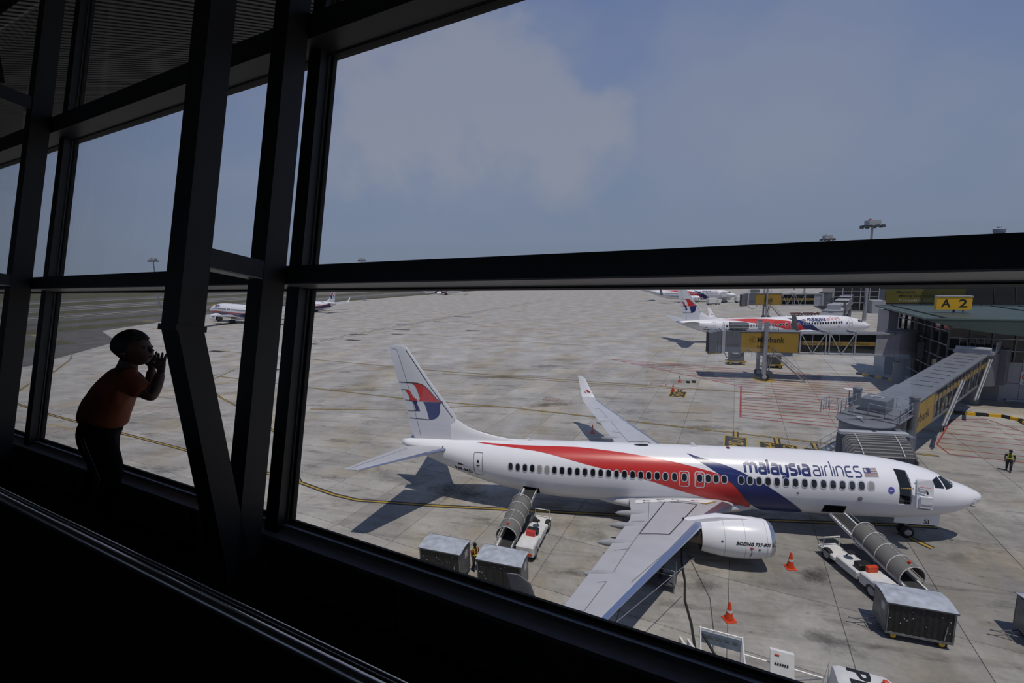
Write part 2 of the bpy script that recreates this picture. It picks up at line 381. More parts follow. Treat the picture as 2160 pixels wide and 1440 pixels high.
# painted lines: thin paint films on the slabs
marks = empty('ground_markings', (0, 0, 0), GA, 'yellow taxi lines, red hatching and stand lettering painted on the apron', 'road marking', kind='structure')
def pline(pts, w, m, name, z=.004, edge=None):
    mb = MB(); q = ribbon(pts, w)
    for a in q: mb.quad(*[(x, y, z) for x, y in a])
    if edge:
        eb = MB()
        for a in ribbon(pts, w+2*edge): eb.quad(*[(x, y, z-.0015) for x, y in a])
        eb.build('black_border', MBLACK, marks)
    return mb.build(name, m, marks)
def arc(cx, cy, r, a0, a1, n=14): return [(cx+r*math.cos(math.radians(a0+(a1-a0)*k/n)), cy+r*math.sin(math.radians(a0+(a1-a0)*k/n))) for k in range(n+1)]
pline([(-200, -8), (-150, -9.5), (-94, -11.4), (-66, -11.3), (-46.5, -11.6), (-42, -12), (-39.5, -11.9), (-33, -10), (-21, -6), (-4, .2), (-1.5, 1.0)], .16, YELLOW, 'yellow_line', .006, .14)
pline([(-150, 31), (-60, 30.2), (-35, 32), (-10, 33.5)], .16, YELLOW, 'yellow_line', .006, .12)
pline([(-110, 12), (-74, 12.3), (-55, 12.8), (-39, 14.6), (-13, 15.2), (3, 15.6)], .16, YELLOW, 'yellow_line', .006, .12)
pline([(-64, 4), (-52, 8.3), (-45, 13), (-40, 14.6)], .14, YELLOW, 'yellow_line', .0065, .1)
pline([(-101, 17), (-96, 10), (-90, 6), (-82, 3), (-71, 0), (-60, -4), (-46.5, -11.5)], .14, YELLOW, 'yellow_line', .006, .1)
pline([(-108, -13), (-124, -5), (-135, 2), (-153, 11), (-175, 19)], .16, YELLOW, 'yellow_line', .006, .1)
pline([(-98, -13.5), (-82, -13), (-75, -15.5)], .12, YELLOW, 'yellow_line', .0065)
pline([(-130, 70), (-95, 72), (-70, 68), (-40, 66)], .16, YELLOW, 'yellow_line', .006, .1)
pline([(-135, 104), (-108, 108), (-90, 96), (-60, 92)], .16, YELLOW, 'yellow_line', .006, .1)
pline([(-86, -30), (-82, 20), (-78, 55), (-71, 80), (-60, 120)], .12, REDL, 'red_line', .005)
pline([(-82, 22), (-45, 44), (-15, 52)], .10, REDL, 'red_line', .005)
for x in (-115, -117.2): pline([(x, 40), (x-4, 75), (x-8, 145), (x-10, 260)], .5, mat('tar_seam', (.10, .098, .095), .9), 'seam', .003)
pline([gridinv((-3.9, .2, 0)), gridinv((-3.0, -1.3, 0))], .22, YELLOW, 'stop_mark', .008, .14)
# stand lettering
def stand_box(x, y, w, h, txt, rows, tw):
    e = [(x, y), (x+w, y), (x+w, y+h), (x, y+h)]
    MB().quad(*[(a, b, .007) for a, b in ((x-.14, y-.14), (x+w+.14, y-.14), (x+w+.14, y+h+.14), (x-.14, y+h+.14))]).build('box_border', YELLOW, marks)
    MB().quad(*[(a, b, .009) for a, b in e]).build('stand_box', MBLACK, marks)
    for (ox, s), t in zip(rows, txt): text('stand_letters', t, s, frame_fn((x+ox, y+.12, .011), (0, 1, 0), (-1, 0, 0)), YELLOW, marks, .02, width=h-.24)
    MB().quad((x+w/2-.28, y+h, .008), (x+w/2+.28, y+h, .008), (x+w/2+.28, y+h+1.7, .008), (x+w/2-.28, y+h+1.7, .008)).build('stop_bar', MBLACK, marks)
    MB().quad((x+w/2-.12, y+h, .010), (x+w/2+.12, y+h, .010), (x+w/2+.12, y+h+1.7, .010), (x+w/2-.12, y+h+1.7, .010)).build('stop_bar', YELLOW, marks)
stand_box(-14.3, 11.0, 1.9, 3.0, ('MD11',), ((1.65, 1.9),), 1)
stand_box(-11.2, 11.0, 3.1, 2.5, ('744', '772'), ((1.25, 1.3), (2.85, 1.3)), 1)
stand_box(-7.5, 11.0, 2.0, 2.3, ('A33',), ((1.9, 1.5),), 1)
stand_box(-21.6, 27.6, 1.9, 3.0, ('767',), ((1.65, 1.9),), 1)
pline([(-60, 28.5), (-19, 32.2)], .15, YELLOW, 'yellow_line', .006, .1)
# red hatched keep-clear zone round the neighbouring stand
def hatch(poly, step, ang, w=.19):
    pline(poly+[poly[0]], w+.02, REDL, 'hatch_outline', .010)
    n = (-math.sin(ang), math.cos(ang)); d = (math.cos(ang), math.sin(ang)); ks = [x*n[0]+y*n[1] for x, y in poly]; k = min(ks)+step
    while k < max(ks):
        hits = []
        for (x0, y0), (x1, y1) in zip(poly, poly[1:]+poly[:1]):
            a, b = x0*n[0]+y0*n[1]-k, x1*n[0]+y1*n[1]-k
            if (a > 0) != (b > 0): t = a/(a-b); hits.append((x0+(x1-x0)*t, y0+(y1-y0)*t))
        hits.sort(key=lambda p: p[0]*d[0]+p[1]*d[1])
        for i in range(0, len(hits)-1, 2):
            if (Vector(hits[i])-Vector(hits[i+1])).length > .3: pline([hits[i], hits[i+1]], w, REDL, 'hatch_line', .009)
        k += step
def GP(*pts): return [gridinv((x, y, 0)) for x, y in pts]
hatch(GP((-22.1, 58.9), (16, 46), (21, 42), (6, 22), (1.8, 21.4), (-7.2, 23.7), (-3.2, 38.8)), 1.45, .06)
hatch(GP((8.5, 17.5), (15.0, 26.0), (18.6, 26.6), (19.0, 22.0), (14, 13.6), (8.0, 15.0)), 1.7, .06, .12)
for p in (((8.5, 52), (17.5, 50)), ((17.5, 50), (21, 53)), ((8.5, 52), (12.5, 44))): pline(GP(*p), .18, MWHITE, 'white_line', .006)
# small red and dark service boxes, drain gratings
def gbox(px, py, w, h, m, t=.1):
    x, y = gridinv((px, py, 0)); pline([(x, y), (x+w, y), (x+w, y+h), (x, y+h), (x, y)], t, m, 'service_box', .006)
gbox(-31, 28, 1.9, 1.4, REDL); gbox(-16, 38.5, 2.2, 1.2, REDL); gbox(-25.5, 47, 1.6, 1.2, REDL)
GRATE = mat('drain_grating', (.03, .03, .032), .7, .3, var=.3, vscale=3)
for gx, gy, w in ((-118, 47, 5), (-121, 66, 7), (-112, 56, 5), (-116, 80, 7), (-108, 70, 4.5), (-125, 92, 8), (-118, 105, 7), (-122, 125, 9), (-95, 20, 3), (-108, 3, 4), (-131, 30, 5), (-90, 84, 5)):
    mb = MB()
    for k in range(5): mb.box(gx+w*k/5, gx+w*(k+.85)/5, gy-.7, gy+.7, 0, .02)
    mb.build('drain_grating', GRATE, apron)

# ================================================================== waiting hall (floor about 15.5 m above the apron)
ZF = CAM.z-1.5
def hall(name, label=None, cat=None, group=None, kind='structure'): return empty(name, (CAM.x, CAM.y, ZF), GA, label, cat, group, kind)
def seat(o):   # put a mesh built in hall coordinates in place
    o.location = (CAM.x, CAM.y, ZF); o.rotation_euler = (0, 0, GA); return o
TH = math.radians(12.2); ST, CT = math.sin(TH), math.cos(TH)
def FP(a, t, q): return (a, 1.3243+t*ST-q*CT, t*CT+q*ST)      # a along the facade, t up the leaning glass, q inwards
def fbox(mb, a0, a1, t0, t1, q0, q1):
    return mb.hexa([FP(a0, t0, q1), FP(a1, t0, q1), FP(a1, t0, q0), FP(a0, t0, q0), FP(a0, t1, q1), FP(a1, t1, q1), FP(a1, t1, q0), FP(a0, t1, q0)])
FRAME = mat('anthracite_frame', (.034, .036, .040), .45, .0, var=.08, vscale=3.)
ALU = mat('frame_aluminium', (.30, .30, .29), .45, .3)
COLM = mat('column_paint', (.024, .024, .025), .5, var=.06, vscale=2.)
SILLM = mat('sill_panel', (.62, .66, .74), .28, var=.06, vscale=2.)
WALLM = mat('plinth_panel', (.40, .40, .405), .6)
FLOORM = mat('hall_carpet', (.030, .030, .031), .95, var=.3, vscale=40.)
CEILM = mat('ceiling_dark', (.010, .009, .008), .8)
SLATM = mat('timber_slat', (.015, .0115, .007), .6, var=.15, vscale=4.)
GASK = mat('black_gasket', (.008, .008, .008), .7)
PANE = glass_mat('hall_glass', (.965, .965, .965))
AM = [-10.79, -7.845, -4.90, -1.955, .99, 3.935]      # glass edge just right of each mullion
A0, A1 = -13.5, 6.5
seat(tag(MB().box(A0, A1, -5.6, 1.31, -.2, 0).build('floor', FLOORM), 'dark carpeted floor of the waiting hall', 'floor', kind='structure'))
low = hall('wall_front', 'low dark plinth wall under the window sill', 'wall')
MB().box(A0, A1, 1.305, 1.42, 0, .245).build('plinth', WALLM, low)
for a in np.arange(A0+.5, A1, 1.47): MB().box(a-.004, a+.004, 1.300, 1.306, .0, .24).build('panel_joint', GASK, low)
sill = hall('trim_1', 'dark blue-grey stepped window sill', 'window sill')
mb = MB(); mb.add([(A0, 1.297, .235), (A1, 1.297, .235), (A1, 1.297, .254), (A0, 1.297, .254), (A0, 1.350, .272), (A1, 1.350, .272), (A1, 1.350, .235), (A0, 1.350, .235)], [(0, 1, 2, 3), (3, 2, 5, 4), (4, 5, 6, 7), (7, 6, 1, 0), (0, 3, 4, 7), (1, 6, 5, 2)])
mb.build('sill_board', SILLM, sill)
fbox(MB(), A0, A1, .20, .290, -.03, .034).build('sill_frame', SILLM, sill)
fbox(MB(), A0, A1, .288, .298, .003, .010).build('glazing_bead', ALU, sill)
fbox(MB(), A0, A1, .292, .311, -.012, .003).build('gasket', GASK, sill)
for k, (t0, t1, q, nm) in enumerate(((1.487, 1.578, .14, 'transom'), (2.738, 2.87, .14, 'header'))):
    tr = hall('trim_%d' % (k+2), 'long dark %s beam running across the leaning windows' % nm, 'window frame')
    fbox(MB(), A0, A1, t0+.004, t1, .012, q).build('beam', FRAME, tr)
    fbox(MB(), A0, A1, t0-.002, t0+.005, .016, q).build('soffit_strip', ALU if nm == 'transom' else FRAME, tr)
    fbox(MB(), A0, A1, t0-.004, t0+.004, .004, .016).build('glazing_bead', ALU, tr)
    fbox(MB(), A0, A1, t0-.010, t1-.01 if nm == 'transom' else t1, -.03, .014).build('gasket', GASK, tr)
for k, a in enumerate(AM):
    mu = hall('trim_%d' % (k+4), 'dark leaning window mullion, number %d counted from the left' % (k+1), 'window frame')
    fbox(MB(), a-.128, a-.035, .25, 4.3, -.03, .062).build('mullion', FRAME, mu)
    fbox(MB(), a-.035, a-.026, .25, 4.3, .002, .014).build('glazing_bead', ALU, mu)
    fbox(MB(), a-.035, a-.008, .25, 4.3, -.02, .004).build('gasket', GASK, mu)
    fbox(MB(), a-.150, a-.120, .25, 4.3, -.02, .004).build('gasket', GASK, mu)
wn = 1
for k in range(len(AM)-1):
    for t0, t1, nm in ((.30, 1.49, 'lower'), (1.57, 2.74, 'upper'), (2.86, 4.25, 'top')):
        mb = MB(); fbox(mb, AM[k]-.012, AM[k+1]-.145, t0, t1, -.010, -.002)
        w = tag(mb.build('window_%d' % wn, PANE), 'clear %s glass pane of window bay %d counted from the left' % (nm, k+1), 'window', kind='structure'); seat(w); wn += 1
# paired leaning columns behind each second mullion, tied by a short strut
for k, a in enumerate(AM[:4]):
    a0, a1 = a-.14, a-.03
    c = hall('leaning_column', ('paired dark steel column at the left edge of the photo', 'paired dark steel column left of the boy', 'paired dark steel column left of the boy by the window corner', 'paired kinked dark steel column between the boy and the large window')[k], 'column', 'steel columns along the glass', None)
    fbox(MB(), a0, a1, .02, 4.2, .15, .262).build('outer_post', COLM, c)
    b0, b1 = a0-.012, a1
    mb = MB(); mb.loft([[FP(b0, t, q0), FP(b1, t, q0), FP(b1, t, q1), FP(b0, t, q1)] for t, q0, q1 in ((.0, .14, .30), (.16, .19, .30), (1.225, .500, .600), (4.2, .505, .605))])
    mb.build('inner_post', COLM, c)
    fbox(MB(), b0-.006, b1+.006, 1.215, 1.24, .492, .608).build('collar', COLM, c)
    fbox(MB(), a0+.01, a1-.002, 1.492, 1.572, .26, .51).build('strut', FRAME, c)
    fbox(MB(), a0+.012, a1-.004, 1.486, 1.493, .26, .51).build('strut_soffit', ALU, c)
    fbox(MB(), a0+.01, a1-.01, 2.86, 2.96, .26, .51).build('strut', FRAME, c)
    fbox(MB(), a0-.03, a1+.03, -.02, .045, .10, .33).build('base_plate', COLM, c)
# roof slab and slatted ceiling that runs out over the glass
ceil_ = hall('ceiling', 'dark slatted timber ceiling running out over the leaning windows', 'ceiling')
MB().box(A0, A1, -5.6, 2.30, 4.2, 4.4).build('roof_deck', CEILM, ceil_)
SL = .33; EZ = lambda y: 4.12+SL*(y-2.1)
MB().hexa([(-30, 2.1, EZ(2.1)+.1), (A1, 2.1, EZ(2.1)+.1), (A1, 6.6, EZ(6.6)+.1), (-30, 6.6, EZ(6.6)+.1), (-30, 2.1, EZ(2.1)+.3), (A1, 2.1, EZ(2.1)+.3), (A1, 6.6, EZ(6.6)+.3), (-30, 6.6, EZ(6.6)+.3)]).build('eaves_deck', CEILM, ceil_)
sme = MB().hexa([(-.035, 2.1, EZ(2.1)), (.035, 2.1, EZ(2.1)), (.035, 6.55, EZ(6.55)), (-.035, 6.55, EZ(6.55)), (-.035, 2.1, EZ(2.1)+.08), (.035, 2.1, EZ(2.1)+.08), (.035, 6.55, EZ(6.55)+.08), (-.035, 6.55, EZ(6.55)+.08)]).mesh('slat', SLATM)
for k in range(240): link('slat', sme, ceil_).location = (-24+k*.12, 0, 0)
MB().hexa([(-7.6, .2, 3.05), (-7.45, .2, 3.05), (-5.1, 1.6, 3.05), (-5.25, 1.6, 3.05), (-7.6, .2, 3.3), (-7.45, .2, 3.3), (-5.1, 1.6, 3.3), (-5.25, 1.6, 3.3)]).build('ceiling_beam', COLM, ceil_)
# back of the hall: wall with a band of windows that mirrors in the front glass
bw = hall('wall_back', 'dark rear wall of the hall with a band of windows', 'wall')
MB().box(A0, A1, -5.7, -5.5, 0, 1.0).build('wall_panel', WALLM, bw); MB().box(A0, A1, -5.7, -5.5, 3.3, 4.2).build('wall_panel', WALLM, bw); MB().box(A0, A1, -5.7, -5.5, 2.1, 2.35).build('wall_panel', WALLM, bw)
for k, a in enumerate(np.arange(A0, A1+.1, 2.0)): MB().box(a, a+(.8 if k % 2 else 1.2), -5.7, -5.5, 1.0, 3.3).build('wall_panel', WALLM, bw)
seat(tag(MB().box(A0-.2, A0, -5.7, 2.4, -.2, 4.3).build('wall_left', WALLM), 'dark end wall at the far left of the hall', 'wall', kind='structure'))
seat(tag(MB().box(A1, A1+.2, -5.7, 2.4, -.2, 4.3).build('wall_right', WALLM), 'dark end wall at the right of the hall', 'wall', kind='structure'))
# handrail in front of the glass
STEEL = mat('brushed_steel', (.62, .64, .68), .22, .95)
rail = hall('handrail', 'slim brushed steel double handrail crossing the dark foreground', 'handrail', None, None)
MB().tube([(A0+.2, .428, .9), (A1-.2, .428, .9)], .010, 14).build('rail_tube', STEEL, rail, True)
MB().tube([(A0+.2, .452, .895), (A1-.2, .452, .895)], .005, 10).build('rail_trim', STEEL, rail, True)
MB().box(A0+.2, A1-.2, .418, .440, .05, .885).build('balustrade_panel', mat('balustrade', (.006, .006, .006), .5, spec=.1), rail)
for a in np.arange(-6.2, 4, 1.05): MB().bar((a, .45, 0), (a, .45, .89), .03, .012).build('rail_post', COLM, rail)

# ================================================================== aircraft
TI = .0201
ZT = mono([0, .10, .35, .9, 1.85, 2.5, 3.35, 4.9, 7, 9.5, 12, 29, 33, 36, 37.9], [2.57, 2.74, 2.92, 3.20, 3.56, 3.96, 4.26, 4.62, 4.88, 5.02, 5.06, 5.06, 5.04, 5.0, 4.92])
ZB = mono([0, .12, .4, 1, 2, 3.5, 5.5, 8, 23, 26, 28, 30, 32, 34, 36, 37.9], [2.50, 2.34, 2.13, 1.82, 1.48, 1.18, 1.02, 1.00, 1.02, 1.10, 1.30, 1.68, 2.18, 2.85, 3.62, 4.46])
HW = mono([0, .12, .4, 1, 2, 3, 4.5, 6.5, 9, 25, 28, 31, 34, 36.5, 37.9], [.04, .22, .46, .84, 1.26, 1.52, 1.73, 1.84, 1.88, 1.88, 1.80, 1.55, 1.05, .55, .26])
ZC = mono([0, 1, 2.5, 5, 9, 24, 28, 31, 34, 37.9], [2.55, 2.62, 2.80, 3.02, 3.20, 3.20, 3.35, 3.68, 4.15, 4.68])
def T(s, y, z): return Vector((-s, y, z+(20-s)*TI))
def skin(s, phi, off=0., sd=-1):
    c, q = math.cos(phi), math.sin(phi); zc = ZC(s); h = (ZT(s)-zc) if q > 0 else (zc-ZB(s)); w = HW(s)
    n = Vector((0, c/w, q/h)).normalized()
    return T(s, sd*(w*c+n.y*off), zc+h*q+n.z*off)
def phi_of(s, z):
    zc = ZC(s); h = (ZT(s)-zc) if z > zc else (zc-ZB(s)); return math.asin(max(-.999, min(.999, (z-zc)/h)))
def hull(s, z, off=.012, sd=-1): return skin(s, phi_of(s, z), off, sd)
def foil(c): return 5*(.2969*math.sqrt(max(c, 0))-.126*c-.3516*c*c+.2843*c**3-.1015*c**4)
CU = [0, .008, .03, .07, .13, .22, .34, .48, .62, .76, .88, 1.0]
class Surf:
    """lofted lifting surface: sections (le point (s,y,z), chord, thickness ratio, thickness direction (y,z))"""
    def __init__(q, secs, sd): q.secs = secs; q.sd = sd
    def ring(q, sec, c0=0., c1=1., grow=0.):
        (s, y, z), ch, tr, (ny, nz) = sec; up, dn = [], []
        cs = [c for c in CU if c0 <= c <= c1]+([c1] if c1 not in CU else [])
        for c in cs:
            t = foil(c)*tr*ch+grow; up.append(T(s+c*ch, q.sd*(y+ny*t), z+nz*t)); dn.append(T(s+c*ch, q.sd*(y-ny*t*.75), z-nz*t*.75))
        return up[::-1]+dn[1:]
    def build(q, name, m, par, c1=1., grow=0., secs=None):
        mb = MB(); mb.loft([q.ring(s, 0, c1, grow) for s in (secs or q.secs)]); return mb.build(name, m, par, True)
    def top(q, s, y, off=.012):     # point on the upper skin for plan position (s, y>0)
        for a, b in zip(q.secs, q.secs[1:]):
            if a[0][1] <= y <= b[0][1]: break
        f = min(1, max(0, (y-a[0][1])/(b[0][1]-a[0][1]+1e-9))); g = lambda i, j: a[i][j]*(1-f)+b[i][j]*f
        le = [g(0, j) for j in range(3)]; ch = a[1]*(1-f)+b[1]*f; tr = a[2]*(1-f)+b[2]*f; c = min(1, max(0, (s-le[0])/ch))
        return T(s, q.sd*y, le[2]+foil(c)*tr*ch+off)
LOGO = {'red': [[(36.91, 9.37), (36.49, 9.37), (36.06, 9.25), (35.65, 8.96), (35.26, 8.5), (34.96, 8.14), (34.72, 8.0), (34.42, 7.93), (36.38, 7.97), (36.28, 8.19), (36.37, 8.47), (36.49, 8.84), (36.62, 9.16)],
                [(37.52, 8.83), (37.23, 8.83), (37.03, 8.69), (36.85, 8.29), (36.56, 8.09), (36.5, 7.99), (37.22, 8.0), (37.14, 8.18), (37.27, 8.5)]],
        'navy': [[(36.04, 7.92), (34.44, 7.92), (34.65, 7.81), (34.71, 7.57), (34.69, 7.24), (34.8, 6.9), (35.06, 6.65), (35.4, 6.53), (35.62, 6.54), (35.67, 6.85), (35.79, 7.31), (35.9, 7.71)],
                 [(36.99, 7.96), (36.51, 7.96), (36.56, 7.76), (36.42, 7.44), (36.33, 7.18), (36.77, 7.17), (36.7, 7.36), (36.83, 7.75)]],
        'black': [[(37.96, 9.47), (36.9, 9.43), (36.45, 9.41), (36.02, 9.29), (35.61, 8.99), (35.22, 8.53), (34.92, 8.17), (34.7, 8.03), (34.40, 7.93), (34.42, 7.93), (34.72, 8.0), (34.96, 8.14), (35.26, 8.5), (35.65, 8.96), (36.06, 9.25), (36.49, 9.36), (36.91, 9.37), (37.95, 9.41)],
                  [(37.83, 8.88), (37.23, 8.87), (37.23, 8.83), (37.82, 8.83)], [(37.41, 7.23), (36.74, 7.20), (36.75, 7.16), (37.38, 7.18)], [(37.25, 6.64), (35.62, 6.56), (35.62, 6.51), (37.23, 6.59)], [(37.57, 8.06), (37.15, 8.01), (36.40, 7.99), (36.40, 7.96), (37.16, 7.97), (37.56, 8.02)]]}
def aircraft(root, sd=-1, doors_open=True, livery='new', titles='navy', engines=((4.83, 13.2),), full=True):
    P = root
    white = WHITE
    # ---- fuselage, with real openings for the open doors
    holes = [(4.60, 5.28, 2.60, 4.42), (7.95, 9.15, 1.62, 2.26), (27.0, 28.15, 1.66, 2.22)] if doors_open else []
    ss = set(np.round(np.concatenate([np.linspace(0, 1, 9)**1.6*1.2, np.linspace(1.2, 9, 22), np.linspace(9, 24, 20), np.linspace(24, 37.9, 30)]), 4))
    ps = set(np.round(np.linspace(-PI/2, PI/2, 27), 4)); hh = []
    for s0, s1, z0, z1 in holes:
        a, b = round(phi_of((s0+s1)/2, z0), 4), round(phi_of((s0+s1)/2, z1), 4); hh.append((s0, s1, a, b)); ss |= {s0, s1}; ps |= {a, b}
    ss = sorted(ss); ps = sorted(ps); mb = MB()
    for side in (sd, -sd):
        o = len(mb.v)
        for s in ss:
            for p in ps: mb.v.append(tuple(skin(s, p, 0, side)))
        n = len(ps)
        for i in range(len(ss)-1):
            for j in range(n-1):
                sm, pm = (ss[i]+ss[i+1])/2, (ps[j]+ps[j+1])/2
                if side == sd and any(a < sm < b and c < pm < d for a, b, c, d in hh): continue
                mb.f.append((o+i*n+j, o+i*n+j+1, o+(i+1)*n+j+1, o+(i+1)*n+j))
    me = mb.mesh('fuselage', white); bm = bmesh.new(); bm.from_mesh(me); bmesh.ops.remove_doubles(bm, verts=bm.verts, dist=.0015)
    bmesh.ops.holes_fill(bm, edges=[e for e in bm.edges if e.is_boundary and e.verts[0].co.x < -37.5], sides=0); bmesh.ops.recalc_face_normals(bm, faces=bm.faces); bm.to_mesh(me); bm.free()
    for p in me.polygons: p.use_smooth = True
    fus = link('fuselage', me, P)
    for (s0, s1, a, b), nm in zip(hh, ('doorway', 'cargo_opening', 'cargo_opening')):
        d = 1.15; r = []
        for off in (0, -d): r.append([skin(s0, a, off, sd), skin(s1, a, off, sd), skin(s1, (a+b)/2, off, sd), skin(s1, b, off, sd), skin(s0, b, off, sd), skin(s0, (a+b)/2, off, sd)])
        MB().loft(r, False, True).build(nm, DARK, fus)  # near-black lining, the shade of the unlit interior put into its colour
        rm = MB(); k = [(s0, a), (s1, a), (s1, (a+b)/2), (s1, b), (s0, b), (s0, (a+b)/2), (s0, a)]
        rm.tube([skin(s, p, .0, sd) for s, p in k], .022, 6).build('opening_rim', mat('rim_dark', (.05, .05, .055), .5) if nm != 'doorway' else white, fus)
    F = lambda s, z: hull(s, z, .010, sd)
    # ---- livery
    def band(name, up, lo, s0, s1, m, n=70, off=.008):
        mb = MB(); rings = []
        for i in range(n+1):
            s = s0+(s1-s0)*i/n; a, b = max(up(s), lo(s)), lo(s); pa, pb = phi_of(s, a), phi_of(s, b)
            rings.append([skin(s, pb+(pa-pb)*k/12, off, sd) for k in range(13)])
        mb.loft(rings, closed=False); return mb.build(name, m, P, True)
    if livery == 'new':
        ru = mono([13.3, 13.75, 14.4, 15.8, 18.7, 21.7, 24.9, 28.2, 31.8], [2.85, 3.25, 3.60, 4.08, 4.58, 4.85, 4.97, 4.96, 5.0])
        rl = mono([13.3, 14.5, 17.26, 20.0, 23.3, 27.3, 31.8], [1.40, 1.80, 2.62, 3.45, 4.08, 4.74, 4.985])
        band('red_stripe', ru, rl, 13.3, 31.8, RED)
        bu = mono([10.2, 10.75, 12.8, 14.68, 17.1], [1.55, 2.1, 3.56, 4.38, 4.90]); blo = mono([10.2, 12.2, 13.3, 14.5, 15.8, 17.1], [1.2, 1.25, 1.95, 3.38, 4.25, 4.885])
        band('blue_stripe', bu, blo, 10.2, 17.1, NAVY, off=.013)
    else:
        band('red_stripe', lambda s: ZC(s)-.25+.012*max(0, s-20)**1.4, lambda s: max(ZC(s)-.55+.012*max(0, s-20)**1.4, ZB(s)+.05), .8, 36, RED)
        band('blue_stripe', lambda s: ZC(s)-.50+.012*max(0, s-20)**1.4, lambda s: max(ZB(s)+.04, ZC(s)-1.25), .8, 35, NAVY, off=.007)
        band('grey_belly', lambda s: ZC(s)-1.25, lambda s: ZB(s)+.01, 1.2, 30, LGREY, off=.006)
    # ---- titles
    q1, w1 = strokes('malaysia', .33, .40); q2, w2 = strokes('airlines', .15, .34)
    sa, sb, sc, zb, xh = (13.72, 9.95, 7.2, 4.12, .45)
    if titles != 'navy': sa, sb, sc = 13.2, 9.7, 7.0
    if livery == 'old': sa, sb = 9.4, 6.0
    if sd > 0: mp = lambda s_start, s_end, w: (lambda x, y: hull(s_end+(s_start-s_end)*x/w, zb+y*xh, .014, sd))
    else: mp = lambda s_start, s_end, w: (lambda x, y: hull(s_start+(s_end-s_start)*x/w, zb+y*xh, .014, sd))
    decal('airline_title', q1, mp(sa, sb+.12, w1), NAVY, P, .4, .25)
    if livery == 'new': decal('airline_title', q2, mp(sb-.12, sc, w2), NAVY if titles == 'navy' else RED, P, .4, .25)
    # ---- flag
    fs = 7.02 if titles == 'navy' else 14.3
    if livery == 'new':
        fl = lambda x, y: hull(fs-x, 4.12+y, .014, sd)
        decal('flag', [[(0, 0), (.74, 0), (.74, .40), (0, .40)]], fl, mat('flag_white', (.42, .38, .38), .5), P, .2, .1)
        decal('flag_stripe', [[(0, .03+k*.1), (.74, .03+k*.1), (.74, .075+k*.1), (0, .075+k*.1)] for k in range(4)], lambda x, y: hull(fs-x, 4.12+y, .017, sd), mat('flag_red', (.22, .13, .13), .5), P, .2, .1)
        decal('flag_canton', [[(0, .19), (.38, .19), (.38, .40), (0, .40)]], lambda x, y: hull(fs-x, 4.12+y, .020, sd), NAVY, P, .2, .1)
        decal('flag_moon', [[(.1+.08*math.cos(a), .295+.08*math.sin(a)) for a in np.linspace(.7, 5.6, 10)]+[(.13+.05*math.cos(a), .295+.05*math.sin(a)) for a in np.linspace(5.3, 1.0, 8)]], lambda x, y: hull(fs-x, 4.12+y, .023, sd), MWHITE, P)
    # ---- cabin windows
    ws = [28.99-.504*k for k in range(6)]+[25.97-.504*k+.0 for k in range(5)]
    ws = list(np.linspace(28.99, 18.57, 21))+[18.01, 17.40, 16.47, 15.96, 15.48, 15.0]+list(np.linspace(14.0, 6.78, 15))
    wz = mono([6.7, 14, 20, 24, 29], [3.66, 3.66, 3.66, 3.69, 3.78])
    SHADE = mat('window_shade', (.30, .29, .26), .5); RIM = mat('window_rim', (.62, .63, .66), .35, .3); cache = {}
    far_ = not full
    for k, s in enumerate(ws):
        z = wz(s); key = round(s, 1) if (s < 9 or s > 24) else 'mid'
        shade = k in (4, 5, 41) and doors_open
        if key not in cache:
            rim = []; o_ = rrect(.40, .56, .18); i_ = rrect(.30, .46, .14)
            for a in range(len(o_)): b = (a+1) % len(o_); rim.append([o_[a], o_[b], i_[b], i_[a]])
            org = hull(s, z, 0, sd); lf = lambda off: (lambda x, y: hull(s+x, z+y, off, sd)-org)
            a = decal('cabin_window', [rrect(.315, .475, .145)], lf(.016), DGLASS, None); b = decal('window_rim', rim, lf(.020), RIM, None); c = decal('t', [rrect(.315, .475, .145)], lf(.0165), SHADE, None)
            cache[key] = (a.data, b.data, c.data); 
            for o in (a, b, c): bpy.data.objects.remove(o)
        a, b, c = cache[key]; w = link('cabin_window', c if shade else a, P); w.location = hull(s, z, 0, sd)
        if full: link('window_rim', b, w)
    # ---- doors and hatches drawn by their seams
    def outline(name, s, z, w, h, r, t, m, par=P, off=.016):
        o_ = rrect(w, h, r); i_ = rrect(w-2*t, h-2*t, max(.01, r-t)); qs = []
        for a in range(len(o_)): b = (a+1) % len(o_); qs.append([o_[a], o_[b], i_[b], i_[a]])
        return decal(name, qs, lambda x, y: hull(s+x, z+y, off, sd), m, par, .2, .12)
    SEAM = mat('door_seam', (.22, .22, .23), .5)
    outline('rear_door_seam', 31.45, 3.70, .72, 1.68, .14, .045, SEAM)
    decal('door_handle', [rrect(.26, .09, .03, cx=0, cy=.1)], lambda x, y: hull(31.45+x, 3.55+y, .018, sd), BLACK, P)
    decal('door_porthole', [rrect(.16, .2, .07)], lambda x, y: hull(31.45+x, 3.95+y, .018, sd), DGLASS, P)
    for s in (17.40, 16.47): outline('exit_hatch', s, 3.55, .62, 1.0, .14, .05, mat('hatch_white', (.62, .60, .62), .4))
    if not doors_open:
        outline('front_door_seam', 4.95, 3.5, .72, 1.75, .14, .045, SEAM)
        decal('door_handle', [rrect(.26, .09, .03)], lambda x, y: hull(4.95+x, 3.45+y, .018, sd), BLACK, P)
        for s in (8.55, 27.6): outline('cargo_door_seam', s, 2.0, 1.2, .75, .1, .03, SEAM)
    decal('badge', [[(.17*math.cos(a), .2*math.sin(a)) for a in np.linspace(0, 2*PI, 17)[:-1]]], lambda x, y: hull(5.72+x, 3.45+y, .016, sd), mat('badge_blue', (.07, .05, .35), .4), P)
    decal('badge_mark', [rrect(.2, .035, .015)], lambda x, y: hull(5.72+x, 3.45+y, .019, sd), MWHITE, P)
